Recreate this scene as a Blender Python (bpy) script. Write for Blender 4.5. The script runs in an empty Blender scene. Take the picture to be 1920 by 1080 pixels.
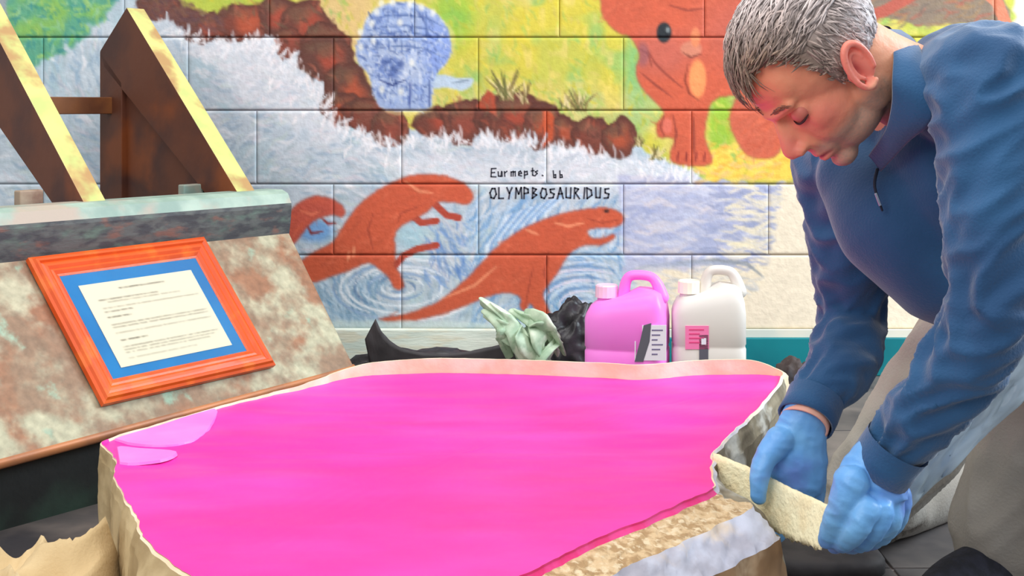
import bpy, bmesh, math, random
import numpy as np
from mathutils import Vector, Matrix, noise
random.seed(7); rng = np.random.default_rng(7)
S = bpy.context.scene; COL = S.collection
# ------------------------------------------------------------------ camera
F = 2312.0; H = 0.74; HY = 200.0           # focal length in pixels, eye height, horizon row (shifted lens)
WALL = 3.4
cam = bpy.data.objects.new('camera', bpy.data.cameras.new('camera')); COL.objects.link(cam)
cam.location = (0, 0, H); cam.rotation_euler = (math.pi/2, 0, 0)
cam.data.sensor_width = 36; cam.data.lens = F/1920*36; cam.data.shift_y = -(540-HY)/1920; cam.data.clip_start = 0.02
S.camera = cam
# ------------------------------------------------------------------ light
S.view_settings.view_transform = 'Standard'; S.view_settings.look = 'None'
S.view_settings.exposure = 0.0; S.view_settings.gamma = 1.0; S.view_settings.use_curve_mapping = False
w = bpy.data.worlds.new('world'); S.world = w; w.use_nodes = True
w.node_tree.nodes['Background'].inputs[0].default_value = (0.93, 0.96, 1.0, 1)
w.node_tree.nodes['Background'].inputs[1].default_value = 0.62
def area(name, loc, target, size, power, color):
    l = bpy.data.lights.new(name, 'AREA'); l.energy = power; l.size = size[0]; l.size_y = size[1]; l.shape = 'RECTANGLE'; l.color = color
    o = bpy.data.objects.new(name, l); COL.objects.link(o); o.location = loc
    o.rotation_euler = (Vector(target)-Vector(loc)).to_track_quat('-Z', 'Y').to_euler(); return o
area('window_light', (2.9, 2.2, 1.9), (0.6, 1.9, 0.4), (1.8, 1.5), 118, (0.80, 0.91, 1.0))
area('ceiling_light', (-0.2, 1.5, 3.0), (0, 2.2, 0), (2.4, 1.6), 54, (1.0, 0.97, 0.93))
area('camera_fill_light', (-1.6, -0.8, 2.2), (0, 2.5, 0.4), (2.0, 1.6), 50, (1.0, 0.96, 0.92))  # unseen fill lamp added on the camera side

def P(px, py, d): return Vector(((px-960)/F*d, d, H-(py-HY)/F*d))
def onz(px, py, z):
    d = F*(H-z)/(py-HY); return P(px, py, d)
def onplane(px, py, p0, n):
    r = Vector(((px-960)/F, 1, -(py-HY)/F)); o = Vector((0, 0, H)); return o + r*((p0-o).dot(n)/r.dot(n))
def lin(c): 
    c = np.asarray(c, float)/255.0
    return np.where(c <= 0.04045, c/12.92, ((c+0.055)/1.055)**2.4)
# ------------------------------------------------------------------ materials
def mat(name, c, rough=0.6, c2=None, scale=8, detail=4, bump=0.0, bscale=40, metal=0.0, lo=0.35, hi=0.65, c3=None, scale3=3,
        lo3=.5, hi3=.65, spec=0.5, coat=0, attr=None, sub=0, subr=(1, .3, .2), stretch=None, alpha=None, trans=0, grain=0.0, sheen=0, c4=None, scale4=5, lo4=.55, hi4=.7):
    m = bpy.data.materials.new(name); m.use_nodes = True; nt = m.node_tree; b = nt.nodes['Principled BSDF']
    N = nt.nodes.new; L = nt.links.new
    b.inputs['Roughness'].default_value = rough; b.inputs['Metallic'].default_value = metal
    b.inputs['Specular IOR Level'].default_value = spec; b.inputs['Coat Weight'].default_value = coat
    b.inputs['Sheen Weight'].default_value = sheen
    tc = N('ShaderNodeTexCoord'); vec = tc.outputs['Object']
    if stretch:
        mp = N('ShaderNodeMapping'); mp.inputs['Scale'].default_value = stretch; L(vec, mp.inputs[0]); vec = mp.outputs[0]
    def nz(sc, dt=4):
        n = N('ShaderNodeTexNoise'); n.inputs['Scale'].default_value = sc; n.inputs['Detail'].default_value = dt; L(vec, n.inputs['Vector']); return n
    def mixc(fac, a, bb):
        x = N('ShaderNodeMix'); x.data_type = 'RGBA'
        if isinstance(fac, float): x.inputs[0].default_value = fac
        else: L(fac, x.inputs[0])
        for s, v in ((6, a), (7, bb)):
            if isinstance(v, tuple): x.inputs[s].default_value = v
            else: L(v, x.inputs[s])
        return x
    def rampfac(n, lo, hi):
        r = N('ShaderNodeMapRange'); r.inputs['From Min'].default_value = lo; r.inputs['From Max'].default_value = hi
        r.interpolation_type = 'SMOOTHSTEP'; L(n.outputs['Fac'], r.inputs['Value']); return r.outputs[0]
    T = lambda c: tuple(lin(c))+(1.0,)
    if attr:
        a = N('ShaderNodeAttribute'); a.attribute_name = attr; cur = a.outputs['Color']
    else:
        cur = T(c)
    for cc, sc, l, h in ((c2, scale, lo, hi), (c3, scale3, lo3, hi3), (c4, scale4, lo4, hi4)):
        if cc is not None: cur = mixc(rampfac(nz(sc, detail), l, h), cur, T(cc)).outputs[2]
    if grain:
        n = nz(bscale*1.5, 3); x = N('ShaderNodeMix'); x.data_type = 'RGBA'; x.blend_type = 'OVERLAY'; x.inputs[0].default_value = grain
        if isinstance(cur, tuple): x.inputs[6].default_value = cur
        else: L(cur, x.inputs[6])
        L(n.outputs['Fac'], x.inputs[7]); cur = x.outputs[2]
    if isinstance(cur, tuple): b.inputs['Base Color'].default_value = cur
    else: L(cur, b.inputs['Base Color'])
    if bump:
        n = nz(bscale, 5); bp = N('ShaderNodeBump'); bp.inputs['Strength'].default_value = bump; bp.inputs['Distance'].default_value = 0.004
        L(n.outputs['Fac'], bp.inputs['Height']); L(bp.outputs[0], b.inputs['Normal'])
    if sub:
        b.inputs['Subsurface Weight'].default_value = sub; b.inputs['Subsurface Radius'].default_value = subr; b.inputs['Subsurface Scale'].default_value = 0.01
    if alpha is not None: b.inputs['Alpha'].default_value = alpha
    if trans: b.inputs['Transmission Weight'].default_value = trans
    return m
# ------------------------------------------------------------------ object helpers
def obj(name, verts, faces, m, parent=None, smooth=False, vcol=None):
    me = bpy.data.meshes.new(name); me.from_pydata([tuple(v) for v in verts], [], faces); me.validate(); me.update()
    return link(name, me, m, parent, smooth, vcol)
def link(name, me, m, parent=None, smooth=False, vcol=None):
    me.name = name; o = bpy.data.objects.new(name, me); COL.objects.link(o)
    for k in (m if isinstance(m, (list, tuple)) else [m]): me.materials.append(k)
    if parent: o.parent = parent
    if parent: me.transform(Matrix.Translation(-root_loc(parent)))      # geometry is written in world coordinates: shift it into the thing's own frame
    if smooth: me.shade_smooth()
    if vcol is not None:
        a = me.color_attributes.new('paint', 'FLOAT_COLOR', 'POINT'); a.data.foreach_set('color', np.asarray(vcol, np.float32).ravel())
    return o
def root_loc(o):
    v = Vector((0, 0, 0))
    while o: v += Vector(o.location); o = o.parent
    return v
def tag(o, label=None, cat=None, group=None, kind=None):
    if label: o['label'] = label
    if cat: o['category'] = cat
    if group: o['group'] = group
    if kind: o['kind'] = kind
    return o
def thing(name, loc, label, cat, group=None):
    o = bpy.data.objects.new(name, None); COL.objects.link(o); o.location = loc; o.empty_display_size = .1
    return tag(o, label, cat, group)
def from_bm(bm):
    me = bpy.data.meshes.new('m'); bmesh.ops.recalc_face_normals(bm, faces=bm.faces); bm.to_mesh(me); bm.free(); return me
def box_bm(bm, c, ax, ay, az, bev=0):
    """box about c with half-extent vectors"""
    vs = [bm.verts.new(Vector(c)+ax*i+ay*j+az*k) for i in (-1, 1) for j in (-1, 1) for k in (-1, 1)]
    fs = [bm.faces.new([vs[i] for i in q]) for q in ((0, 1, 3, 2), (4, 6, 7, 5), (0, 4, 5, 1), (2, 3, 7, 6), (0, 2, 6, 4), (1, 5, 7, 3))]
    if bev: bmesh.ops.bevel(bm, geom=list({e for f in fs for e in f.edges}), offset=bev, segments=2, affect='EDGES', profile=.5)
def prism_bm(bm, poly, off, bev=0):
    """extrude polygon (list of Vectors) by off"""
    a = [bm.verts.new(p) for p in poly]; b = [bm.verts.new(Vector(p)+off) for p in poly]; n = len(poly)
    fs = [bm.faces.new(a), bm.faces.new(b[::-1])]+[bm.faces.new([a[i], b[i], b[(i+1) % n], a[(i+1) % n]]) for i in range(n)]
    if bev: bmesh.ops.bevel(bm, geom=list({e for f in fs for e in f.edges}), offset=bev, segments=2, affect='EDGES', profile=.5)
X3, Y3, Z3 = Vector((1, 0, 0)), Vector((0, 1, 0)), Vector((0, 0, 1))
def catmull(pts, n):
    pts = [np.asarray(p, float) for p in pts]; out = []
    for i in range(len(pts)-1):
        p0 = pts[max(i-1, 0)]; p1 = pts[i]; p2 = pts[i+1]; p3 = pts[min(i+2, len(pts)-1)]
        for k in range(n):
            t = k/n; out.append(.5*((2*p1)+(-p0+p2)*t+(2*p0-5*p1+4*p2-p3)*t*t+(-p0+3*p1-3*p2+p3)*t**3))
    out.append(pts[-1]); return out
def tube_bm(bm, pts, rad, seg=16, caps=True, flat=1.0, flatdir=None, sub=4):
    """tapered tube with rounded ends; pts Vectors, rad floats"""
    ctl = [tuple(p)+(r,) for p, r in zip(pts, rad)]
    c = catmull(ctl, sub) if len(ctl) > 1 and sub > 1 else [np.array(x) for x in ctl]
    P_ = [Vector(x[:3]) for x in c]; R_ = [max(float(x[3]), 1e-4) for x in c]
    up = Vector(flatdir) if flatdir is not None else None
    rings = []; prev = None
    n = len(P_)
    spec = []
    t0 = (P_[1]-P_[0]).normalized(); t1 = (P_[-1]-P_[-2]).normalized()
    if caps:
        for a in (75, 50, 25): spec.append((P_[0]-t0*R_[0]*math.sin(math.radians(a)), R_[0]*math.cos(math.radians(a)), t0))
    for i in range(n):
        t = (P_[min(i+1, n-1)]-P_[max(i-1, 0)]).normalized(); spec.append((P_[i], R_[i], t))
    if caps:
        for a in (25, 50, 75): spec.append((P_[-1]+t1*R_[-1]*math.sin(math.radians(a)), R_[-1]*math.cos(math.radians(a)), t1))
    for (p, r, t) in spec:
        if up is None: up = t.orthogonal().normalized()
        u = (up-t*up.dot(t)); u = u.normalized() if u.length > 1e-5 else t.orthogonal().normalized()
        if flatdir is None: up = u
        v = t.cross(u)
        rings.append([bm.verts.new(p+(u*math.cos(a)*flat+v*math.sin(a))*r) for a in (2*math.pi*k/seg for k in range(seg))])
    for a, b in zip(rings, rings[1:]):
        for k in range(seg): bm.faces.new((a[k], a[(k+1) % seg], b[(k+1) % seg], b[k]))
    if caps: bm.faces.new(rings[0][::-1]); bm.faces.new(rings[-1])
    return rings
def ell_bm(bm, c, axes, seg=24):
    M = Matrix((axes[0], axes[1], axes[2])).transposed().to_4x4(); M.translation = c
    bmesh.ops.create_uvsphere(bm, u_segments=seg, v_segments=seg//2, radius=1, matrix=M)
def remesh(bm, vox, smooth=6, fac=.5):
    me = from_bm(bm); o = bpy.data.objects.new('tmp', me); COL.objects.link(o)
    r = o.modifiers.new('r', 'REMESH'); r.mode = 'VOXEL'; r.voxel_size = vox; r.use_smooth_shade = True
    if smooth: s = o.modifiers.new('s', 'SMOOTH'); s.factor = fac; s.iterations = smooth
    dg = bpy.context.evaluated_depsgraph_get(); out = bpy.data.meshes.new_from_object(o.evaluated_get(dg))
    bpy.data.objects.remove(o); bpy.data.meshes.remove(me); return out
def coords(me):
    a = np.empty(len(me.vertices)*3); me.vertices.foreach_get('co', a); return a.reshape(-1, 3)
def normals(me):
    a = np.empty(len(me.vertices)*3); me.vertices.foreach_get('normal', a); return a.reshape(-1, 3)
def setco(me, co): me.vertices.foreach_set('co', co.astype(np.float32).ravel()); me.update()
def fbm(p, s, o=3):
    return np.array([noise.fractal(Vector(q)*s, 1.0, 2.0, o) for q in p])

# ================================================================== the mural, painted in numbers (one pixel = one photo pixel / 2)
CX0, CY0, CX1, CY1, SC = -60, -80, 1990, 640, 2.0
CW, CH = int((CX1-CX0)/SC), int((CY1-CY0)/SC)
gx, gy = np.meshgrid(CX0+(np.arange(CW)+.5)*SC, CY0+(np.arange(CH)+.5)*SC)
IMG = np.zeros((CH, CW, 3)); IMG[:] = (188, 203, 214)
def vnoise(cell, ax=1.0, seed=0):
    r = np.random.default_rng(seed); hh, ww = int(CH*SC/cell)+3, int(CW*SC/(cell*ax))+3; g = r.random((hh, ww))
    fy, fx = (gy-CY0)/cell, (gx-CX0)/(cell*ax); iy, ix = fy.astype(int), fx.astype(int); ty, tx = fy-iy, fx-ix
    ty = ty*ty*(3-2*ty); tx = tx*tx*(3-2*tx)
    return (g[iy, ix]*(1-tx)+g[iy, ix+1]*tx)*(1-ty)+(g[iy+1, ix]*(1-tx)+g[iy+1, ix+1]*tx)*ty
def blend(mask, col):
    m = mask[..., None] if mask.ndim == 2 else mask; IMG[:] = IMG*(1-m)+np.asarray(col, float)*m
def soft(m, k=1):
    for _ in range(k):
        m = (m+np.roll(m, 1, 0)+np.roll(m, -1, 0)+np.roll(m, 1, 1)+np.roll(m, -1, 1))/5
    return m
def pmask(poly, wob=0, seed=1, k=1):
    x, y = gx, gy
    if wob: x = gx+(vnoise(14, 1, seed)-.5)*wob*2; y = gy+(vnoise(14, 1, seed+1)-.5)*wob*2
    ins = np.zeros(gx.shape, bool); n = len(poly)
    for i in range(n):
        x1, y1 = poly[i]; x2, y2 = poly[(i+1) % n]
        if y1 == y2: continue
        c = ((y1 > y) != (y2 > y)) & (x < (x2-x1)*(y-y1)/(y2-y1)+x1); ins ^= c
    return soft(ins.astype(float), k)
def smooth_poly(pts, n=4):
    q = catmull([pts[-1]]+list(pts)+[pts[0], pts[1]], n); return [tuple(v) for v in q[n:-n]]
def emask(cx, cy, rx, ry, edge=.15, rot=0):
    dx, dy = gx-cx, gy-cy; c, s = math.cos(rot), math.sin(rot); d = np.hypot((dx*c+dy*s)/rx, (-dx*s+dy*c)/ry)
    return np.clip((1-d)/edge+.5, 0, 1)
def stroke(pts, wd, col, op=1.0, taper=True):
    pts = np.asarray(pts, float); x0, y0 = pts.min(0)-wd-3; x1, y1 = pts.max(0)+wd+3
    i0, i1 = max(int((x0-CX0)/SC), 0), min(int((x1-CX0)/SC)+1, CW); j0, j1 = max(int((y0-CY0)/SC), 0), min(int((y1-CY0)/SC)+1, CH)
    if i1 <= i0 or j1 <= j0: return
    X, Y = gx[j0:j1, i0:i1], gy[j0:j1, i0:i1]; m = np.zeros(X.shape); n = len(pts)-1
    for k in range(n):
        a, b = pts[k], pts[k+1]; d = b-a; L = (d*d).sum()+1e-6; t = np.clip(((X-a[0])*d[0]+(Y-a[1])*d[1])/L, 0, 1)
        dist = np.hypot(X-a[0]-t*d[0], Y-a[1]-t*d[1]); u = (k+t)/n; ww = wd*(.35+.65*np.sin(np.pi*np.clip(u, .02, .98))) if taper else wd
        m = np.maximum(m, np.clip((ww-dist)/1.6+.5, 0, 1))
    m = (m*op)[..., None]; IMG[j0:j1, i0:i1] = IMG[j0:j1, i0:i1]*(1-m)+np.asarray(col, float)*m
def dabs(n, box, cols, ln, wd, ang, jit=.5, op=.6, test=None, seed=3):
    r = random.Random(seed)
    for _ in range(n):
        x, y = r.uniform(box[0], box[2]), r.uniform(box[1], box[3])
        if test is not None:
            j, i = int((y-CY0)/SC), int((x-CX0)/SC)
            if not (0 <= j < CH and 0 <= i < CW) or test[j, i] < .5: continue
        a = (ang(x, y) if callable(ang) else ang)+r.uniform(-jit, jit); l = ln*r.uniform(.5, 1.4); c = r.choice(cols)
        cu = r.uniform(-.25, .25)*l; dx, dy = math.cos(a)*l/2, math.sin(a)*l/2
        stroke([(x-dx, y-dy), (x-math.sin(a)*cu, y+math.cos(a)*cu), (x+dx, y+dy)], wd*r.uniform(.6, 1.3), c, op*r.uniform(.5, 1))
# --- water
n1, n2 = vnoise(60, 1.6, 11), vnoise(22, 2, 12)
blend(np.clip((n1-.4)*2, 0, 1)*.6, (176, 190, 200)); blend(np.clip((n2-.55)*3, 0, 1)*.5, (215, 222, 228))
blend(np.clip((vnoise(90, 1, 15)-.5)*2.5, 0, 1)*.45, (196, 200, 206))
blend(np.clip((vnoise(40, 1, 16)-.6)*3, 0, 1)*.35, (160, 200, 205))
def wang(x, y):
    if y > 380 and 640 < x < 860: return math.atan2(y-540, x-745)+math.pi/2
    if x > 1020 and y > 470: return math.atan2(y-570, x-1090)+math.pi/2
    if x > 860 and y > 350 and x < 1170: return 2.2
    return .6+.5*math.sin(x*.01)+.6*math.sin(y*.013+1)
dabs(3300, (0, 60, 1180, 620), [(150, 178, 200), (215, 220, 226), (236, 234, 236), (166, 184, 190), (200, 202, 208), (144, 168, 188), (198, 212, 208), (214, 206, 214)], 30, 3.6, wang, .5, .62, seed=21)
dabs(500, (880, 370, 1180, 620), [(90, 140, 190), (120, 165, 210), (205, 222, 238), (150, 185, 215)], 46, 2.6, wang, .3, .6, seed=22)
dabs(260, (590, 520, 740, 620), [(110, 150, 180), (190, 210, 225)], 40, 2.4, wang, .3, .6, seed=23)
for k in range(9):                                   # ripples round the swimmer
    r = 14+k*13
    for s in range(3):
        a0 = random.uniform(0, 6.3); a1 = a0+random.uniform(1.2, 2.8)
        pts = [(745+math.cos(a)*r*1.15+k*2, 540+math.sin(a)*r*.52) for a in np.linspace(a0, a1, 9)]
        stroke(pts, 2.6, random.choice([(235, 240, 245), (105, 135, 170), (130, 160, 195), (240, 242, 246)]), .8)
for k in range(16):                                  # sweeping wave lines
    o = k*9
    stroke([(905+o*.9, 520-o*.5), (915+o*.8, 460-o*.45), (955+o*.8, 405-o*.3), (1030+o*.5, 378-o*.1)], 2.8, [(225, 235, 245), (115, 155, 205), (160, 195, 225)][k % 3], .7)
for k in range(12):
    r = 12+k*9
    pts = [(1095+math.cos(a)*r*1.2, 575+math.sin(a)*r*.75) for a in np.linspace(2.6+.1*k, 5.2, 9)]
    stroke(pts, 2.4, [(240, 225, 240), (120, 150, 190), (215, 225, 240)][k % 3], .75)
blend(emask(770, 440, 26, 26, .8)*.35, (150, 200, 215)); blend(emask(590, 432, 34, 22, .6)*.7, (90, 150, 215))
dabs(60, (800, 420, 880, 530), [(110, 150, 205), (90, 130, 190)], 30, 3, 1.1, .5, .6, seed=29)
# foam under the rocks (pale)
foam = pmask([(330, 60), (560, 60), (640, 260), (760, 290), (1200, 300), (1300, 330), (1180, 360), (760, 335), (560, 250), (450, 180)], 18, 31, 8)
blend(foam*.55, (230, 230, 234))
dabs(800, (250, 50, 1330, 350), [(240, 240, 243), (215, 222, 228), (250, 246, 246), (232, 225, 228)], 26, 2.8, -.8, .9, .75, foam, 32)
# --- cream unpainted right side
cream = pmask([(1395, 420), (1470, 385), (1440, 330), (1500, 300), (2000, -80), (2000, 640), (1180, 640), (1190, 520), (1300, 500), (1385, 470)], 12, 41, 2)
lav = pmask([(1160, 330), (1480, 335), (1470, 470), (1380, 490), (1300, 520), (1170, 510)], 6, 43, 3)
blend(lav, (186, 190, 214))
blend(cream, (246, 231, 203))
dabs(320, (1170, 335, 1440, 500), [(214, 214, 226), (160, 170, 205), (176, 182, 210), (225, 214, 214), (200, 205, 225)], 60, 4.5, -.12, .25, .55, lav, 44)
dabs(130, (1330, 345, 1475, 500), [(176, 182, 212), (160, 168, 200), (150, 158, 190)], 44, 3.4, .03, .2, .8, None, 45)
dabs(70, (1360, 345, 1520, 480), [(246, 233, 205), (250, 236, 200)], 50, 4, 0, .2, .8, None, 46)
stroke([(1270, 492), (1340, 488), (1400, 494), (1432, 520)], 4, (150, 155, 160), .8); stroke([(1200, 500), (1300, 492), (1380, 497)], 5, (170, 178, 195), .7)
dabs(60, (1180, 500, 1430, 560), [(190, 196, 205), (215, 215, 215), (170, 178, 190)], 40, 3, .1, .3, .5, None, 47)
blend(pmask([(1470, 345), (1500, 330), (2000, 330), (2000, 640), (1400, 640), (1400, 560), (1430, 540), (1452, 440)], 5, 48, 3), (246, 231, 205))
# --- green foliage top left
gm = pmask([(-60, -80), (230, -80), (200, 30), (150, 80), (90, 100), (60, 160), (40, 110), (-60, 120)], 16, 51, 4)
blend(gm, (95, 165, 135)); blend(gm*np.clip((vnoise(34, 1, 52)-.45)*3, 0, 1), (135, 185, 95))
dabs(420, (-40, -60, 230, 130), [(70, 150, 125), (130, 190, 100), (170, 205, 110), (60, 140, 140), (150, 200, 160)], 18, 3, .9, 1.2, .7, gm, 53)
blend(pmask([(-60, -80), (28, -80), (10, 40), (-60, 90)], 6, 54, 2), (150, 160, 165))
# --- grass field
field = pmask([(255, -80), (1900, -80), (1900, 50), (1640, 90), (1520, 200), (1500, 335), (1440, 345), (1330, 335), (1240, 300), (1180, 260), (1060, 235), (930, 235), (780, 240), (740, 235), (690, 200), (640, 90), (600, 20), (520, 5), (350, 40)], 6, 61, 2)
blend(field, (196, 196, 82))
blend(field*np.clip((vnoise(55, 1, 62)-.42)*3, 0, 1)*.9, (214, 200, 72))
blend(field*np.clip((vnoise(38, 1, 63)-.52)*3.5, 0, 1)*.8, (150, 190, 105))
blend(field*np.clip((vnoise(20, .7, 66)-.62)*4, 0, 1)*.6, (228, 208, 120))
blend(field*emask(650, 60, 70, 170, .9)*.9, (222, 190, 132)); blend(field*emask(850, 30, 40, 60, .8)*.6, (130, 190, 60))
blend(field*emask(1195, 160, 26, 90, .9)*.9, (130, 190, 120)); blend(field*emask(1350, 235, 22, 70, .6)*.9, (150, 190, 60))
blend(field*emask(420, 5, 120, 30, .8)*.8, (176, 196, 70)); blend(field*emask(1000, 205, 260, 45, .8)*.5, (226, 206, 140))
blend(field*pmask([(1290, 300), (1380, 270), (1500, 262), (1500, 340), (1330, 340)], 8, 64, 5), (246, 210, 88))
dabs(1500, (260, -60, 1480, 330), [(170, 195, 90), (216, 200, 60), (205, 190, 100), (235, 214, 110), (140, 185, 95), (188, 186, 60)], 20, 3.2, 1.2, .8, .55, field, 65)
dabs(90, (1300, 270, 1480, 340), [(250, 220, 110), (240, 180, 70), (235, 190, 130)], 24, 4, -.2, .5, .7, None, 67)
# --- rocks
rocks = [(300, 10, 48, 26), (352, 30, 34, 22), (395, 52, 52, 30), (455, 42, 44, 36), (520, 30, 42, 44), (575, 48, 50, 50), (540, 78, 30, 30), (610, 80, 42, 40), (612, 112, 48, 46), (655, 168, 44, 50), (640, 205, 40, 32), (690, 215, 48, 34),
         (735, 240, 36, 36), (820, 232, 44, 30), (868, 228, 44, 42), (922, 212, 36, 34), (968, 220, 66, 46), (1015, 235, 40, 44), (1062, 250, 34, 32), (1110, 252, 38, 38), (1160, 262, 32, 40)]
rr = random.Random(5)
gx0, gy0 = gx, gy; gx = gx+(vnoise(26, 1, 301)-.5)*16+(vnoise(9, 1, 303)-.5)*6; gy = gy+(vnoise(26, 1, 302)-.5)*14+(vnoise(9, 1, 304)-.5)*6
for (x, y, a, b) in rocks:
    blend(emask(x, y, a, b, .08), (92, 52, 42)); 
    c = rr.choice([(112, 62, 50), (124, 64, 50), (100, 60, 50)])
    blend(emask(x+2, y+2, a*.9, b*.88, .25), c); blend(emask(x+a*.15, y-b*.0, a*.46, b*.5, .9)*.8, rr.choice([(178, 76, 54), (190, 88, 56), (130, 76, 62), (150, 74, 58)]))
    blend(emask(x-a*.2, y-b*.45, a*.55, b*.28, .8)*.45, (118, 96, 72))
gx, gy = gx0, gy0
blend(pmask([(892, 200), (915, 168), (928, 178), (930, 215)], 0, 1, 1), (176, 78, 52))
blend(pmask([(1018, 208), (1040, 212), (1036, 260), (1018, 280)], 2, 3, 1), (196, 86, 50))
rkmask = np.zeros(gx.shape)
for (x, y, a, b) in rocks: rkmask = np.maximum(rkmask, emask(x, y, a, b))
dabs(900, (250, -20, 1200, 300), [(78, 52, 44), (172, 84, 60), (130, 78, 62), (112, 92, 70), (96, 56, 50), (184, 104, 80)], 20, 3.2, 1.2, .9, .55, rkmask, 66)
dabs(360, (250, 0, 420, 60), [(90, 62, 70), (120, 80, 70)], 20, 3, .4, 1, .35, rkmask, 68)
# splashes biting into the rocks
edge = [(300, 40), (345, 72), (400, 84), (470, 82), (520, 100), (560, 140), (596, 190), (622, 232), (680, 262), (720, 278), (770, 268), (830, 262), (900, 268), (970, 268), (1040, 282), (1100, 292), (1170, 305), (1230, 318), (1300, 332)]
for i in range(520):
    k = rr.random()*(len(edge)-1.001); j = int(k); t = k-j; x = edge[j][0]*(1-t)+edge[j+1][0]*t; y = edge[j][1]*(1-t)+edge[j+1][1]*t
    x += rr.gauss(0, 9); y += abs(rr.gauss(0, 14))-4; a = -1.57+rr.gauss(0, .55)+(.5 if j < 8 else 0); l = rr.uniform(8, 30)
    stroke([(x, y), (x+math.cos(a)*l*.5+2, y+math.sin(a)*l*.5), (x+math.cos(a)*l, y+math.sin(a)*l)], rr.uniform(1.2, 3.4), rr.choice([(240, 240, 243), (226, 230, 234), (245, 240, 240), (205, 214, 222)]), rr.uniform(.5, .9))
# tufts
for (x, y, n, h) in ((950, 188, 26, 66), (985, 195, 10, 46), (1085, 210, 18, 50), (1060, 205, 8, 30), (1200, 275, 12, 26), (1230, 300, 16, 30)):
    for i in range(n):
        a = -1.57+rr.uniform(-.75, .75); l = h*rr.uniform(.5, 1)
        stroke([(x+rr.uniform(-14, 14), y), (x+math.cos(a)*l*.5, y+math.sin(a)*l*.5), (x+math.cos(a)*l*1.1, y+math.sin(a)*l)], 1.8, rr.choice([(120, 104, 60), (150, 130, 80), (232, 214, 160), (96, 100, 50)]), .8)
# --- blue armoured dinosaur
anky = smooth_poly([(678, 65), (686, 38), (701, 20), (727, 7), (769, 5), (811, 20), (836, 50), (846, 88), (838, 116), (818, 140), (810, 181), (801, 205), (722, 205), (702, 181), (692, 142), (672, 118), (668, 88)])
blend(soft(pmask(anky), 3)*0+pmask([(a[0]*1.0, a[1]) for a in smooth_poly([(675, 62), (698, 14), (770, -2), (842, 46), (852, 92), (816, 146), (810, 208), (722, 210), (690, 138), (664, 108)])])*.5, (230, 215, 150))
am = pmask(anky, 0, 1, 1); blend(am, (158, 178, 214))
tail = pmask(smooth_poly([(806, 146), (830, 140), (858, 146), (886, 146), (884, 160), (866, 170), (836, 164), (812, 166)])); blend(tail, (186, 206, 222))
blend(am*emask(820, 90, 30, 60, .8), (140, 165, 222)); blend(am*emask(745, 120, 40, 40, .9)*.7, (190, 202, 220)); blend(am*emask(730, 128, 26, 24, .6)*.8, (96, 122, 182))
for yy in (28, 48, 60, 86): stroke([(688, yy+10), (722, yy+2), (760, yy), (800, yy+6), (835, yy+24)], 1.8, (70, 96, 150), .75)
for xx in (706, 728, 752, 776, 800): stroke([(xx, 14), (xx-2, 50), (xx+2, 100)], 1.6, (78, 104, 160), .65)
dabs(620, (668, 6, 848, 205), [(84, 110, 172), (222, 230, 240), (120, 148, 205), (200, 214, 230), (60, 84, 140)], 14, 1.8, 1.3, 1.2, .7, am, 71)
for p in ((706, 22), (715, 6), (768, 8), (812, 24), (697, 44), (750, 42), (676, 60), (676, 88), (700, 76), (772, 118), (752, 172), (716, 168), (736, 4), (790, 14)): blend(emask(p[0], p[1], 5, 7, .9)*.8, (236, 238, 228))
for p in ((722, 118), (742, 132), (733, 140), (752, 120)): blend(emask(p[0], p[1], 6, 5, .9)*.7, (70, 92, 150))
stroke([(712, 150), (735, 160), (760, 150)], 2, (50, 70, 130)); stroke([(806, 150), (805, 200)], 2, (90, 110, 160)); stroke([(770, 150), (768, 204)], 2, (80, 100, 160))
stroke([(846, 156), (880, 150)], 2, (110, 130, 150), .7)
# --- orange horned dinosaur
OR = (204, 92, 62)
def dino(poly, col=OR, hi=(226, 116, 84), dk=(150, 58, 42), seed=80, n=160, edge=True):
    q = smooth_poly(poly, 3); m = pmask(q)
    blend(soft(m, 4)*.3, (236, 214, 200)); 
    if edge:
        big = np.clip(soft(m, 3)*3, 0, 1); blend(big*.55, dk)
    blend(m, col); xs = [p[0] for p in poly]; ys = [p[1] for p in poly]
    dabs(n, (min(xs), min(ys), max(xs), max(ys)), [hi, tuple(int(c*.9) for c in col), (214, 98, 66), (190, 84, 60)], 26, 2.4, -.5, .8, .45, soft((m > .6).astype(float), 1), seed)
    return m
dino([(1373, 205), (1370, 233), (1386, 269), (1406, 292), (1445, 295), (1463, 279), (1480, 220), (1440, 180), (1390, 180)], (206, 104, 78), seed=81)
tm = dino([(1130, -80), (1127, 0), (1130, 25), (1140, 42), (1159, 60), (1182, 68), (1195, 88), (1200, 107), (1193, 130), (1197, 150), (1211, 172), (1237, 198), (1246, 214), (1232, 233), (1236, 256), (1252, 256), (1266, 262),
     (1258, 285), (1262, 303), (1299, 310), (1333, 306), (1330, 286), (1321, 259), (1326, 214), (1350, 180), (1480, 150), (1500, -80)], (204, 96, 68), seed=82, n=420)
blend(tm*emask(1240, 100, 60, 40, .9)*.6, (190, 104, 92)); blend(tm*emask(1400, 60, 90, 70, .9)*.6, (186, 98, 84))
blend(emask(1245, 61, 14, 19, .25), (40, 46, 50)); blend(emask(1252, 56, 4, 5, .5), (120, 130, 130))
blend(emask(1296, 92, 20, 15, .3), (206, 130, 104)); blend(emask(1304, 70, 9, 18, .4), (222, 134, 92)); stroke([(1280, 98), (1296, 108), (1316, 100)], 2, (120, 60, 48), .8)
blend(emask(1308, 148, 16, 36, .3), (240, 150, 92)); stroke([(1290, 120), (1284, 150), (1292, 175), (1312, 190)], 2, (140, 62, 44), .9)
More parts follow.
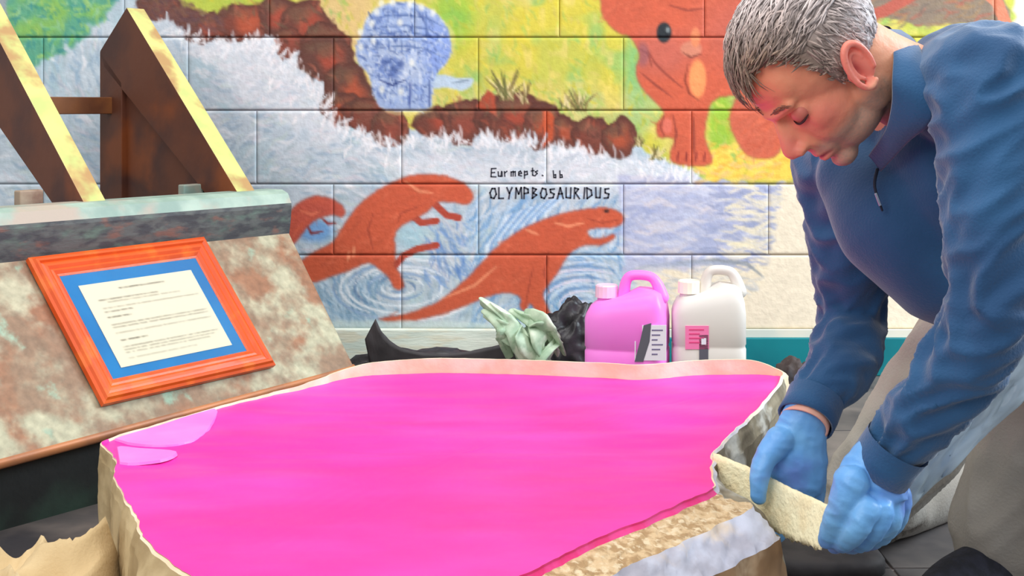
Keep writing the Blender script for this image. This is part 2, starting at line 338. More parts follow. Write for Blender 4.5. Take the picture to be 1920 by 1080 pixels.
for pts in ([(1212, 90), (1228, 118), (1250, 140), (1280, 165)], [(1200, 135), (1230, 160), (1260, 182)], [(1195, 90), (1215, 100), (1222, 125)], [(1262, 215), (1268, 250), (1264, 280)], [(1300, 220), (1302, 290)], [(1246, 216), (1238, 238), (1246, 256)], [(1256, 10), (1290, 20), (1320, 16)]):
    stroke(pts, 2.4, (140, 62, 50), .75)
blend(tm*emask(1205, 102, 12, 22, .6)*.6, (140, 90, 100)); blend(emask(1251, 236, 9, 15, .4)*.7, (226, 122, 104))
for x in (1272, 1288, 1306, 1322): stroke([(x, 284), (x-2, 304)], 2, (120, 40, 40), .8)
# horned frill far right
blend(pmask(smooth_poly([(1600, -80), (1610, 20), (1660, 30), (1720, 48), (1800, 44), (1880, 52), (1896, 50), (1885, 0), (1840, -80)]), 3, 85, 1), (140, 122, 104))
dabs(160, (1600, -60, 1880, 50), [(150, 130, 100), (178, 134, 86), (120, 106, 96), (184, 96, 76)], 30, 3, -.3, .5, .6, None, 86)
stroke([(1600, 40), (1660, 20), (1730, -20)], 11, (190, 92, 76), .9, False); stroke([(1830, -30), (1870, 4), (1888, 50)], 11, (222, 132, 100), .95, False)
blend(pmask([(1590, -80), (1640, -80), (1620, 0), (1600, 10)], 3, 87), (130, 190, 60))
blend(pmask([(1905, -80), (2000, -80), (2000, 120), (1915, 60)], 2, 88), (232, 226, 208))
# --- three swimming dinosaurs
dino([(528, 422), (541, 400), (563, 380), (589, 369), (615, 372), (637, 383), (646, 396), (641, 406), (622, 402), (596, 409), (578, 422), (563, 441), (548, 458), (533, 448)], (196, 88, 70), seed=91, n=60)
stroke([(577, 424), (584, 438), (607, 433)], 2.8, (130, 56, 56)); stroke([(602, 408), (616, 420), (630, 418)], 2.6, (150, 60, 56)); stroke([(563, 395), (585, 402), (600, 396)], 3, (226, 120, 90), .8)
for l in ([(738, 502), (756, 480), (782, 467), (818, 460)], [(770, 402), (790, 418), (818, 414)], [(812, 380), (838, 404), (860, 408)]): stroke(l, 6.5, (178, 72, 54), 1, False)
dino([(560, 505), (583, 529), (612, 520), (648, 508), (690, 492), (712, 504), (730, 520), (741, 540), (756, 538), (748, 512), (739, 500), (741, 475), (739, 445), (748, 426), (774, 411), (798, 398), (812, 386), (822, 377), (850, 378),
      (876, 382), (886, 368), (874, 348), (844, 334), (807, 328), (767, 331), (737, 343), (707, 359), (678, 381), (656, 407), (637, 437), (622, 456), (589, 474), (567, 489)], seed=92, n=260)
dino([(711, 599), (760, 590), (820, 568), (870, 528), (903, 494), (930, 466), (967, 438), (1006, 418), (1052, 402), (1099, 393), (1138, 391), (1161, 399), (1168, 412), (1157, 424), (1122, 426), (1100, 432), (1108, 446), (1128, 448), (1150, 440),
      (1150, 447), (1126, 458), (1099, 458), (1076, 468), (1060, 484), (1044, 512), (1025, 537), (1017, 553), (1029, 584), (1046, 610), (1030, 602), (1008, 584), (994, 568), (984, 582), (976, 574), (978, 558), (960, 549), (939, 549), (908, 557), (873, 572), (820, 590), (760, 602)], seed=93, n=300)
blend(emask(1137, 396, 5, 3.5, .5), (70, 40, 36))
for pts in ([(760, 340), (785, 358), (812, 362)], [(655, 470), (652, 490)], [(664, 462), (662, 482)], [(985, 430), (1010, 440)], [(1040, 418), (1066, 424), (1095, 418)], [(830, 560), (890, 535), (930, 500)]): stroke(pts, 3, (240, 150, 110), .8)
for pts in ([(700, 400), (690, 430), (700, 470)], [(1030, 470), (1020, 510), (1030, 550)], [(1000, 500), (990, 545), (985, 575)], [(745, 420), (752, 400), (790, 385)], [(1100, 410), (1130, 418), (1160, 412)]): stroke(pts, 1.8, (150, 62, 46), .6)
# --- bottom of the mural: scuffed pale line
blend(pmask([(560, 600), (1110, 606), (1110, 640), (560, 640)], 3, 95, 2)*.75, (206, 220, 216))
IMG *= (1+(vnoise(7, 1, 99)-.5)[..., None]*.06+(vnoise(170, 1, 98)-.5)[..., None]*.05)
LIN = lin(np.clip(IMG, 0, 255))
def mural(px, py):
    fx = np.clip((px-CX0)/SC-.5, 0, CW-1.001); fy = np.clip((py-CY0)/SC-.5, 0, CH-1.001); ix, iy = fx.astype(int), fy.astype(int); tx, ty = (fx-ix)[..., None], (fy-iy)[..., None]
    return (LIN[iy, ix]*(1-tx)+LIN[iy, ix+1]*tx)*(1-ty)+(LIN[iy+1, ix]*(1-tx)+LIN[iy+1, ix+1]*tx)*ty
# ================================================================== the setting
M_paint = mat('mural_paint', (200, 200, 200), .55, attr='paint', bump=.35, bscale=90, spec=.3)
M_mortar = mat('mortar', (128, 132, 120), .9, attr='paint', spec=.2)
wallroot = bpy.data.objects.new('wall_back', None); COL.objects.link(wallroot); wallroot.location = (0, WALL, 0); tag(wallroot, 'painted concrete block wall carrying a mural of dinosaurs by the water', None, kind='structure')
def wpos(px, py, y=WALL): return ((px-960)/680, y, H-(py-HY)/680)
rows = [(-80, -67), (-66, 70), (71, 207), (208, 345), (346, 478), (479, 612)]
rows = [(-67, 70), (70, 207), (207, 345), (345, 478), (478, 617)]
def grid_patch(x0, x1, y0, y1, inset=1.3, step=3.0, dark=1.0):
    nx, ny = max(int((x1-x0)/step), 2), max(int((y1-y0)/step), 2)
    xs = np.linspace(x0+inset*.6, x1-inset*.6, nx); ys = np.linspace(y0+inset, y1-inset, ny)
    GX, GY = np.meshgrid(xs, ys)
    V = np.stack([(GX-960)/680, np.full(GX.shape, WALL), H-(GY-HY)/680], -1)
    ed = np.minimum(np.minimum(GX-xs[0], xs[-1]-GX), np.minimum(GY-ys[0], ys[-1]-GY)); V[..., 1] += np.where(ed < .5, .0015, 0)
    C = np.concatenate([mural(GX, GY)*dark, np.ones(GX.shape+(1,))], -1)
    return nx, ny, V.reshape(-1, 3), C.reshape(-1, 4)
def grid_mesh(name, nx, ny, V, C, m, parent, back=None):
    i = np.arange(nx-1)[None, :]+np.arange(ny-1)[:, None]*nx
    q = np.stack([i, i+nx, i+nx+1, i+1], -1).reshape(-1, 4)
    if back:                                            # returns at the sides give the block its depth
        ring = list(range(nx))+[k*nx+nx-1 for k in range(1, ny)]+[(ny-1)*nx+k for k in range(nx-2, -1, -1)]+[k*nx for k in range(ny-2, 0, -1)]
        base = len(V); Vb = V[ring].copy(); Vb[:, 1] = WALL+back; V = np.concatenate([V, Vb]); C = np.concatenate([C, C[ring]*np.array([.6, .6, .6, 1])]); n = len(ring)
        q = np.concatenate([q, np.array([[ring[k], ring[(k+1) % n], base+(k+1) % n, base+k] for k in range(n)])])
    me = bpy.data.meshes.new(name); me.vertices.add(len(V)); me.vertices.foreach_set('co', V.astype(np.float32).ravel())
    me.loops.add(len(q)*4); me.loops.foreach_set('vertex_index', q.astype(np.int32).ravel()); me.polygons.add(len(q)); me.polygons.foreach_set('loop_start', np.arange(len(q), dtype=np.int32)*4)
    me.update(calc_edges=True); me.validate(); return link(name, me, m, parent, True, C)
for r, (y0, y1) in enumerate(rows):
    off = 81 if r % 2 == 1 else 81+128
    if r == 0: off = 81+152
    x = off-272*2
    while x < 1990:
        a, b = max(x, -58), min(x+272, 1988)
        if b-a > 12:
            nx, ny, V, C = grid_patch(a, b, y0, y1); grid_mesh('block', nx, ny, V, C, M_paint, wallroot, .012)
        x += 272
# recessed mortar joints: painted over in the same colours, darkened
nx, ny, V, C = grid_patch(-60, 1990, -80, 617, 0, 6.0, .62); V[:, 1] = WALL+.004; C[:, :3] = C[:, :3]*.8+.01
grid_mesh('mortar', nx, ny, V, C, M_mortar, wallroot)
# wall continues outside the picture: plain painted field
M_cream = mat('cream_paint', (240, 228, 205), .6, c2=(232, 218, 192), scale=3, bump=.25, bscale=90, spec=.3)
M_teal = mat('teal_paint', (10, 132, 140), .4, c2=(6, 118, 128), scale=5, bump=.1)
M_white = mat('white_paint', (232, 234, 226), .5, c2=(205, 214, 208), scale=6, bump=.2)
def wbox(x0, x1, z0, z1, y0, y1, name, m, parent=wallroot, bev=.002):
    bm = bmesh.new(); box_bm(bm, ((x0+x1)/2, (y0+y1)/2, (z0+z1)/2), X3*(x1-x0)/2, Y3*(y1-y0)/2, Z3*(z1-z0)/2, bev); return link(name, from_bm(bm), m, parent)
zt = wpos(0, -80)[2]; zb = wpos(0, 617)[2]
wbox(-2.6, wpos(-60, 0)[0], zb, zt, WALL, WALL+.06, 'plain_panel', M_cream); wbox(wpos(1990, 0)[0], 2.8, zb, zt, WALL, WALL+.06, 'plain_panel', M_cream)
wbox(-2.6, 2.8, zt, 2.6, WALL, WALL+.06, 'plain_panel', M_cream)
wbox(-2.6, 2.8, 0, 2.6, WALL+.06, WALL+.1, 'wall_core', M_cream)
wbox(-2.6, 2.8, wpos(0, 632)[2], zb, WALL-.008, WALL+.06, 'cream_band', mat('cream_edge', (236, 232, 214), .5, c2=(215, 222, 210), scale=5), bev=.001)
bb = wbox(-2.6, 2.8, 0.0, wpos(0, 632)[2], WALL-.014, WALL+.06, 'baseboard_back', M_teal, None, .003); tag(bb, 'teal painted band along the foot of the mural wall', None, kind='structure')
# lettering on the mural (hand painted strokes)
GLY = {'E': [[(.8, 1), (0, 1), (0, 0), (.8, 0)], [(0, .5), (.6, .5)]], 'u': [[(0, .6), (.05, .05), (.5, 0), (.6, .6)], [(.6, .6), (.65, 0)]], 'r': [[(0, .6), (.05, 0)], [(.05, .4), (.4, .62)]], 'm': [[(0, .6), (0, 0)], [(0, .5), (.3, .6), (.32, 0)], [(.32, .5), (.6, .6), (.64, 0)]],
 'e': [[(.05, .3), (.5, .35), (.4, .62), (.1, .5), (.05, .1), (.5, .02)]], 'p': [[(0, .6), (0, -.3)], [(0, .5), (.4, .6), (.45, .2), (0, .1)]], 't': [[(.2, .95), (.2, .05), (.4, 0)], [(0, .6), (.42, .62)]], 's': [[(.45, .6), (.1, .5), (.4, .25), (0, 0)]], '.': [[(.1, .05), (.18, .0)]], ':': [[(.1, .05), (.18, .0)], [(.1, .45), (.18, .4)]],
 'b': [[(0, .95), (.02, 0), (.4, .05), (.4, .4), (.02, .4)]], 'O': [[(.1, .1), (0, .5), (.2, .95), (.6, .9), (.7, .4), (.45, 0), (.1, .1)]], 'L': [[(.05, 1), (0, 0), (.6, .02)]], 'Y': [[(0, 1), (.3, .5), (.6, 1)], [(.3, .5), (.25, 0)]], 'M': [[(0, 0), (.1, 1), (.4, .4), (.7, 1), (.75, 0)]],
 'P': [[(0, 0), (.05, 1), (.5, .9), (.5, .5), (.05, .45)]], 'B': [[(0, 0), (.05, 1), (.5, .85), (.1, .52), (.55, .3), (0, 0)]], 'S': [[(.6, .9), (.1, .85), (.15, .55), (.55, .4), (.5, .05), (0, .05)]], 'A': [[(0, 0), (.35, 1), (.65, 0)], [(.12, .4), (.55, .42)]], 'U': [[(0, 1), (.05, .1), (.5, .05), (.6, 1)]], 'R': [[(0, 0), (.05, 1), (.5, .85), (.1, .5), (.6, 0)]],
 'I': [[(.2, 1), (.15, 0)]], 'D': [[(.05, 0), (0, 1), (.5, .8), (.6, .3), (.05, 0)]]}
def lettering(text, x, y, hgt, adv, name, wd, slope=0):
    V, Fc = [], []
    for ch in text:
        for ln in GLY.get(ch, []):
            pts = [(x+px*hgt*.8+rr.uniform(-.6, .6), y-py*hgt+rr.uniform(-.6, .6)) for px, py in ln]
            for a, b in zip(pts, pts[1:]):
                d = Vector((b[0]-a[0], b[1]-a[1])); d = d.normalized() if d.length else Vector((1, 0)); n = Vector((-d.y, d.x))*wd/2; e = d*wd*.35; s = len(V)
                for (q, sg, es) in ((a, 1, -1), (a, -1, -1), (b, -1, 1), (b, 1, 1)): V.append(wpos(q[0]+n.x*sg+e.x*es, q[1]+n.y*sg+e.y*es, WALL-.0009))
                for (q, sg, es) in ((a, 1, -1), (a, -1, -1), (b, -1, 1), (b, 1, 1)): V.append(wpos(q[0]+n.x*sg+e.x*es, q[1]+n.y*sg+e.y*es, WALL+.0003))
                Fc += [(s, s+1, s+2, s+3)]+[(s+k, s+4+k, s+4+(k+1) % 4, s+(k+1) % 4) for k in range(4)]
        x += adv*(.5 if ch in 'Iit.:' else 1); y += slope*adv
    return obj(name, V, Fc, mat('lettering_paint', (62, 66, 78), .6), wallroot)
lettering('Eurmepts.', 921, 331, 15, 12.6, 'painted_lettering', 2.4, -.02); lettering('bb', 1038, 333, 13, 12, 'painted_lettering', 2.4)
lettering('OLYMPBOSAURIDUS', 919, 372, 20, 15.8, 'painted_lettering', 3.0, .0)
# floor of dark tiles
M_tile = mat('floor_tile', (84, 80, 80), .5, c2=(110, 102, 98), scale=7, c3=(58, 56, 60), scale3=3, bump=.15, bscale=30, spec=.4)
M_grout = mat('grout', (118, 108, 104), .8)
floor = bpy.data.objects.new('floor', None); COL.objects.link(floor); tag(floor, 'dark grey tiled floor under the mould and the man', None, kind='structure')
wbox(-2.6, 2.8, -.06, -.004, -1.0, WALL+.1, 'grout_bed', M_grout, floor)
tme = None; T = .42
for i in range(-6, 7):
    for j in range(0, 9):
        x, y = .19+i*T, -.1+j*T-.02
        if y+T > WALL+.3: continue
        bm = bmesh.new(); box_bm(bm, (0, 0, -.009), X3*(T/2-.0022), Y3*(T/2-.0022), Z3*.009, .0015)
        if tme is None: tme = from_bm(bm); tme.materials.append(M_tile)
        else: bm.free()
        o = bpy.data.objects.new('tile', tme); COL.objects.link(o); o.parent = floor; o.location = (x+T/2, y+T/2, random.uniform(-.0006, 0))

# ================================================================== copper-clad lectern plinth on the left
U = Vector((0.633, 0.774, 0)); NN = Vector((0.774, -0.633, 0))      # along the plinth, out of its face
M_pat = mat('weathered_copper', (140, 114, 92), .55, c2=(176, 172, 146), scale=10, lo=.44, hi=.62, c3=(150, 178, 156), scale3=13, lo3=.61, hi3=.72, c4=(146, 104, 78), scale4=8, lo4=.5, hi4=.62, bump=.5, bscale=40, metal=.1, detail=9, grain=.5)
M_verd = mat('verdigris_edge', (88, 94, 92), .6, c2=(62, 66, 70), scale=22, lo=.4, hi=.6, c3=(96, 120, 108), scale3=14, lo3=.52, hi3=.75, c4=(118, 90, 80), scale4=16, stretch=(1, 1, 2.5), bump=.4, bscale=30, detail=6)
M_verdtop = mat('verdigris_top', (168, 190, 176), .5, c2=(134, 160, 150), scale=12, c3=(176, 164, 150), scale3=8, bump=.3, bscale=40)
M_edge = mat('bare_copper_edge', (186, 120, 76), .45, c2=(150, 100, 72), scale=12, metal=.2)
M_dark = mat('dark_green_base', (40, 62, 52), .6, c2=(22, 26, 26), scale=6, bump=.3)
pl = thing('lectern_plinth', (-.9, 2.75, 0), 'weathered copper plinth with sloping reading face and verdigris ledge', 'plinth')
TR = P(540, 432, 2.9); BR = P(664, 686, 2.765)
e1 = -U; e2 = (BR-TR); e2 -= e1*e2.dot(e1); NRM = e1.cross(e2).normalized()
if NRM.y > 0: NRM = -NRM
BL = onplane(-60, 881, TR, NRM); BR2 = onplane(664, 688, TR, NRM); LTH = 1.25
TL = TR-U*LTH; BL = BR2+(BL-BR2).normalized()*LTH
bm = bmesh.new(); prism_bm(bm, [TR, BR2, BL, TL], -NRM*.02, .003); face_o = link('sloping_face', from_bm(bm), M_pat, pl)
bm = bmesh.new(); d = (BL-BR2).normalized(); dn = (BR2-TR).normalized(); tube_bm(bm, [BR2-NRM*.010-dn*.001, BL-NRM*.010-dn*.001], [.011, .011], 10, True, sub=1); link('rolled_edge', from_bm(bm), M_edge, pl, True)
# ledge (moulding) above the face
lt = P(540, 356, 2.9); lb = TR+Vector((0, 0, -.012))
zt_ = lt.z; zb_ = lb.z
prof = [(-.02, zt_), (.0, zt_-.008), (.012, zt_-.030), (.013, zt_-.038), (.010, zt_-.07), (.004, zb_), (-.05, zb_), (-.075, zt_-.02), (-.075, zt_)]
bm = bmesh.new(); base = Vector((lt.x, lt.y, 0)); prism_bm(bm, [base+NN*a+Z3*z for a, z in prof], -U*LTH); me = from_bm(bm)
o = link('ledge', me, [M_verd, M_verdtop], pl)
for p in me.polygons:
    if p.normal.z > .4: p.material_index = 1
# recessed body under the face
bodyc = [Vector((BR2.x, BR2.y, 0))-NN*.03-U*.03, Vector((TR.x, TR.y, 0))-NN*.1-U*.03]
bm = bmesh.new(); a, b = bodyc; prism_bm(bm, [a, b, b-U*(LTH-.1), a-U*(LTH-.1)], Z3*(BR2.z-.03)); link('recessed_base', from_bm(bm), M_dark, pl)
bm = bmesh.new(); sideq = [TR-NRM*.02, BR2-NRM*.02, Vector((BR2.x, BR2.y, .12))-NN*.02, Vector((TR.x, TR.y, .12))-NN*.12, Vector((TR.x, TR.y, zb_))-NN*.075]
prism_bm(bm, [q-U*.004 for q in sideq], -U*.012); link('side_panel', from_bm(bm), M_pat, pl)
bm = bmesh.new(); a = Vector((TR.x, TR.y, 0))-NN*.06; prism_bm(bm, [a+Z3*.1, a+Z3*zb_, a+Z3*zb_-U*LTH, a+Z3*.1-U*LTH], -NN*.012); link('back_panel', from_bm(bm), M_verd, pl)
for (x0, x1, y0, y1) in ((330, 386, 344, 372), (24, 84, 350, 392)):
    c = P((x0+x1)/2, (y0+y1)/2, 2.92 if x0 > 200 else 2.5); bm = bmesh.new(); hw = (x1-x0)/2/F*c.y
    box_bm(bm, c, U*hw*.8, NN*.012, Z3*.016, .003); link('bracket', from_bm(bm), M_verdtop if x0 > 200 else mat('bracket_brown', (120, 88, 72), .6, c2=(160, 140, 120), scale=20), pl)
# ---- raised supports behind the ledge
M_rust = mat('rusty_brown_steel', (98, 54, 34), .6, c2=(70, 40, 34), scale=5, lo=.4, hi=.65, c3=(128, 66, 28), scale3=4, bump=.3, bscale=25)
M_rustd = mat('dark_patina', (78, 72, 68), .6, c2=(80, 52, 40), scale=8, c3=(100, 112, 106), scale3=9, bump=.3)
M_brass = mat('greenish_brass_edge', (214, 206, 128), .45, c2=(186, 196, 120), scale=14, c3=(176, 140, 92), scale3=9, bump=.2)
sup = thing('support_frame', (-.95, 2.95, .5), 'pair of rusty steel triangular supports with pale yellow sloping edges behind the plinth ledge', 'frame')
B0 = P(446, 362, 2.84)
def fin(base_pt, apex_px, thick):
    """sloping beam, upright post; plane normal to U through base_pt"""
    A = onplane(apex_px[0], apex_px[1], base_pt, U); return A
A0 = fin(B0, (237, 14), .05)
sl = (A0-B0).normalized(); perp = Vector((-sl.z*NN.x, -sl.z*NN.y, sl.dot(NN)*1.0)); perp = sl.cross(U).normalized()
if perp.z > 0: perp = -perp
low = B0-sl*.02
pa = onplane(187, 96, B0, U); pb = Vector((pa.x, pa.y, .36)); qa = onplane(228, 140, B0, U); qb = Vector((qa.x, qa.y, .36))
TH = U*.052
def build_fin(shift, tri):
    s = U*shift
    bm = bmesh.new(); prism_bm(bm, [A0+s, low+s, low+s+perp*.075, pa+s-Z3*.03+(qa-pa)*.2, pa+s], TH, .002); me = from_bm(bm)
    o = link('sloping_beam', me, [M_rust, M_brass], sup)
    for p in me.polygons:
        if abs(p.normal.dot(perp)) > .7 and p.center.dot(perp) < (A0+s-root_loc(sup)).dot(perp)+.01: p.material_index = 1
    bm = bmesh.new(); prism_bm(bm, [pa+s, pb+s, pb+s+(qa-pa), qa+s-Z3*.02], TH*.9, .002); link('upright_post', from_bm(bm), M_rust, sup)
    if tri:
        bm = bmesh.new(); e = onplane(262, 215, B0, U)
        prism_bm(bm, [qa+s+U*.014-Z3*.06, qb+s+U*.014, low+s+U*.014+perp*.05-Z3*.1, low+s+U*.014+perp*.02, A0+s+U*.014+perp*.05-sl*.12], TH*.3); link('infill_plate', from_bm(bm), M_rust, sup)
build_fin(0, True)
# second support nearer the camera: pass through (180,372) on the ledge
def ustep(px):   # shift along -U so that B0 lands on column px
    lo_, hi_ = 0, 1.2
    for _ in range(40):
        m_ = (lo_+hi_)/2; q = B0-U*m_; x = 960+F*q.x/q.y
        if x > px: lo_ = m_
        else: hi_ = m_
    return lo_
sh2 = ustep(158); build_fin(-sh2, False)
c0 = onplane(205, 198, B0, U); bm = bmesh.new(); box_bm(bm, c0-U*(sh2/2)-Z3*.0+U*.02, U*(sh2/2), NN*.012, Z3*.0215, .002); link('cross_bar', from_bm(bm), mat('orange_rust_bar', (134, 82, 40), .6, c2=(100, 58, 34), scale=8, bump=.2), sup)
# ---- framed certificate on the face
FR = [onplane(*q, TR+NRM*.004, NRM) for q in ((48, 489), (378, 449), (512, 689), (190, 763))]
ct = thing('framed_certificate', sum(FR, Vector())/4, 'orange wooden frame with blue mount and printed white page, lying on the copper plinth', 'frame')
M_or = mat('orange_varnish_wood', (226, 84, 8), .45, c2=(206, 74, 8), scale=5, stretch=(1, 1, 1), coat=.15, c3=(232, 100, 20), scale3=16)
def quadpt(u, v): 
    a = FR[0].lerp(FR[1], u); b = FR[3].lerp(FR[2], u); return a.lerp(b, v)
prof = [(0.0, 0.0), (0.0, .011), (.012, .014), (.02, .019), (.032, .019), (.04, .0145), (.05, .016), (.062, .0165), (.075, .012), (.085, .013), (.1, .008), (.11, .006), (.112, .0)]
wd, hg = (FR[1]-FR[0]).length, (FR[3]-FR[0]).length
bws = 1.12
def fr_ring(t, hz):    # t in frame-border units
    uu = t*.95*bws*.30/ .30; return [quadpt(*q)+NRM*hz for q in ((uu*.95, uu*1.22), (1-uu*.95, uu*1.22), (1-uu*.95, 1-uu*1.22), (uu*.95, 1-uu*1.22))]
def strip_between(prof, side):
    V, Fc = [], []
    a, b = side, (side+1) % 4
    for t, z in prof: r = fr_ring(t, z); V += [r[a], r[b]]
    n = len(prof)
    for i in range(n-1): Fc.append((2*i, 2*i+1, 2*i+3, 2*i+2))
    Fc.append(tuple([2*i for i in range(n)][::-1])); Fc.append(tuple([2*i+1 for i in range(n)])); Fc.append((0, 2*n-2, 2*n-1, 1)); return V, Fc
for sd in range(4):
    V, Fc = strip_between(prof, sd); obj('frame_rail', V, Fc, M_or, ct)
def inner_quad(name, t, t2, z, m, th=.002):
    r = [quadpt(*q)+NRM*z for q in ((t, t2), (1-t, t2), (1-t, 1-t2), (t, 1-t2))]; bm = bmesh.new(); prism_bm(bm, r, -NRM*th); return link(name, from_bm(bm), m, ct)
inner_quad('blue_mount', .10, .125, .0055, mat('blue_mount_board', (8, 116, 178), .8, c2=(4, 104, 166), scale=6))
# page with printed lines: a grid mesh with painted colours
pu, pv = .178, .225; nx, ny = 110, 90
us, vs = np.linspace(pu, 1-pu, nx), np.linspace(pv, 1-pv*.9, ny); V = []; C = np.ones((ny, nx, 4)); C[..., :3] = lin((214, 208, 184))
line_rows = [(.09, .3, .72, .62), (.2, .1, .62, .3), (.235, .16, .8, .2), (.31, .1, .95, .2), (.345, .1, .35, .3), (.42, .1, .3, .35), (.50, .1, .95, .25), (.54, .1, .95, .25), (.61, .1, .95, .2), (.69, .1, .34, .4), (.77, .1, .95, .25), (.805, .1, .9, .22), (.84, .1, .88, .2), (.90, .1, .7, .15)]
r3 = np.random.default_rng(4)
for (y, a, b, k) in line_rows:
    jj = int(y*ny); 
    for i in range(int(a*nx), int(b*nx)):
        if r3.random() < .86:
            for dj in (0, 1): C[min(jj+dj, ny-1), i, :3] *= 1-min(k*2.2, .8)*(.5+.5*r3.random())*(.8 if dj else 1)
C[..., :3] = (C[..., :3]*2+np.roll(C[..., :3], 1, 1)+np.roll(C[..., :3], -1, 1))/4
V = np.array([tuple(quadpt(u, v)+NRM*.0066) for v in vs for u in us])
i = np.arange(nx-1)[None, :]+np.arange(ny-1)[:, None]*nx; q = np.stack([i, i+nx, i+nx+1, i+1], -1).reshape(-1, 4)
obj('printed_page', V, [tuple(int(k) for k in f) for f in q], mat('paper', (250, 246, 226), .7, attr='paint', spec=.2), ct, False, C.reshape(-1, 4))
M_gl = mat('glazing', (255, 255, 255), .15, trans=1.0, alpha=.05)
inner_quad('glass_pane', .10, .125, .0085, M_gl, .001)

# ================================================================== plaster jacket mould filled with pink rubber
ZP = 0.22
M_pink = mat('pink_rubber', (255, 32, 158), .38, c2=(255, 54, 178), scale=3, lo=.35, hi=.7, c3=(255, 26, 146), scale3=2.2, lo3=.5, hi3=.8, stretch=(1, 2.2, 1), bump=.25, bscale=5, spec=.35)
M_pinkd = mat('deep_pink_edge', (232, 40, 120), .5, c2=(240, 70, 150), scale=30, bump=.4)
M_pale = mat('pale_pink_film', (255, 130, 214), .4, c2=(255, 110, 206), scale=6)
M_plaster = mat('plaster', (240, 222, 196), .75, c2=(226, 200, 168), scale=14, bump=.3, bscale=60)
M_fibre = mat('fibrous_lip', (214, 186, 146), .95, c2=(176, 144, 104), scale=60, lo=.42, hi=.6, c3=(226, 206, 172), scale3=90, bump=1.0, bscale=120)
M_band = mat('white_plaster', (216, 220, 236), .7, c2=(180, 178, 190), scale=16, c3=(232, 214, 196), scale3=11, bump=.5, bscale=50)
M_side = mat('brown_jacket', (158, 124, 88), .85, c2=(104, 78, 56), scale=8, c3=(190, 164, 132), scale3=12, bump=.5, bscale=40)
M_tan = mat('tan_jacket', (196, 176, 136), .85, c2=(160, 138, 100), scale=12, bump=.4, bscale=50)
M_gry = mat('grey_inner_plaster', (150, 140, 118), .8, c2=(110, 100, 82), scale=18, c3=(214, 214, 206), scale3=10, bump=.5)
# px, py of the pink edge | rim height | sector: b back, r right, f front right, h hidden front, l left, s back left
RC = [(205, 828, .004, 's'), (330, 790, .004, 's'), (465, 752, .004, 's'), (560, 732, .008, 's'), (640, 712, .016, 'b'), (700, 704, .024, 'b'), (800, 700, .028, 'b'), (870, 700, .028, 'b'), (1000, 703, .028, 'b'), (1120, 708, .028, 'b'), (1210, 712, .028, 'b'), (1300, 704, .028, 'b'), (1400, 702, .028, 'b'),
      (1448, 704, .016, 'b'), (1464, 712, .006, 'r'), (1422, 765, .004, 'r'), (1380, 806, .004, 'r'), (1338, 850, .004, 'r'), (1334, 885, .003, 'r'), (1334, 914, .0, 'f'), (1290, 936, 0, 'f'), (1230, 962, 0, 'f'), (1160, 990, 0, 'f'), (1090, 1022, 0, 'f'), (1030, 1052, 0, 'f'), (965, 1084, 0, 'f'),
      (860, 1136, 0, 'f'), (740, 1180, 0, 'h'), (620, 1190, 0, 'h'), (480, 1160, 0, 'h'), (400, 1110, 0, 'm'), (368, 1082, 0, 'm'), (312, 1045, 0, 'm'), (276, 1008, 0, 'n'), (262, 970, 0, 'n'), (235, 925, 0, 'l'), (217, 892, 0, 'l'), (222, 862, .0, 'l'), (204, 842, .003, 'l')]
PR = {'m': [(.002, -.001), (.006, -.003), (.03, -.03), (.05, -.08), (.05, -.215)], 'n': [(.002, -.001), (.005, -.003), (.012, -.02), (.018, -.08), (.016, -.215)], 'b': [(.006, .0), (.014, -.004), (.026, -.03), (.03, -.09), (.03, -.215)], 's': [(.002, .0), (.004, -.002), (.005, -.02), (.007, -.09), (.004, -.215)], 'r': [(.003, 0), (.007, -.003), (.016, -.03), (.018, -.10), (.03, -.215)],
      'f': [(.002, -.003), (.007, -.008), (.056, -.018), (.092, -.055), (.115, -.215)], 'h': [(.002, -.002), (.01, -.004), (.03, -.02), (.05, -.08), (.06, -.215)], 'l': [(.001, -.001), (.003, -.003), (.006, -.02), (.007, -.08), (.003, -.215)]}
ctl = []
for (x, y, rh, s) in RC:
    p = onz(x, y, ZP); ctl.append((p.x, p.y, rh)+tuple(v for a in PR[s] for v in a))
ring = catmull([ctl[-1]]+ctl+[ctl[0], ctl[1]], 8)[8:-8]; ring = [r for r in ring][:len(RC)*8]; NR = len(ring)
sect = [{'m': 'l', 'n': 'l'}.get(s, s) for s in (RC[min(i//8, len(RC)-1)][3] for i in range(NR))]
P2 = [Vector((r[0], r[1], ZP)) for r in ring]
OUT = []
for i in range(NR):
    t = P2[(i+2) % NR]-P2[i-2]; o = Vector((-t.y, t.x, 0)).normalized(); OUT.append(o)
cen = Vector((sum(p.x for p in P2)/NR, sum(p.y for p in P2)/NR, ZP))
if (P2[5]-cen).dot(OUT[5]) < 0: OUT = [-o for o in OUT]
mould = thing('plaster_mould', (cen.x, cen.y, 0), 'large irregular plaster jacket mould brimming with glossy pink silicone rubber', 'mould')
L0 = []; wob = [noise.fractal(p*28, 1, 2, 3)*.004 for p in P2]; wob2 = [noise.fractal(p*70, 1, 2, 3) for p in P2]
layers = [[P2[i]+OUT[i]*wob[i] for i in range(NR)], [P2[i]+OUT[i]*(.002+wob[i])+Z3*ring[i][2] for i in range(NR)]]
for k in range(5):
    amp = (0, .002, .004, .004, .002)[k]
    layers.append([Vector((0, 0, max((P2[i].z+ring[i][2]+ring[i][4+2*k]) if k < 2 else (P2[i].z+ring[i][4+2*k]), .001)))+Vector((P2[i].x, P2[i].y, 0))+OUT[i]*(ring[i][3+2*k]+wob[i]+wob2[i]*amp*(.4 if sect[i] in 'ls' else 1)) for i in range(NR)])
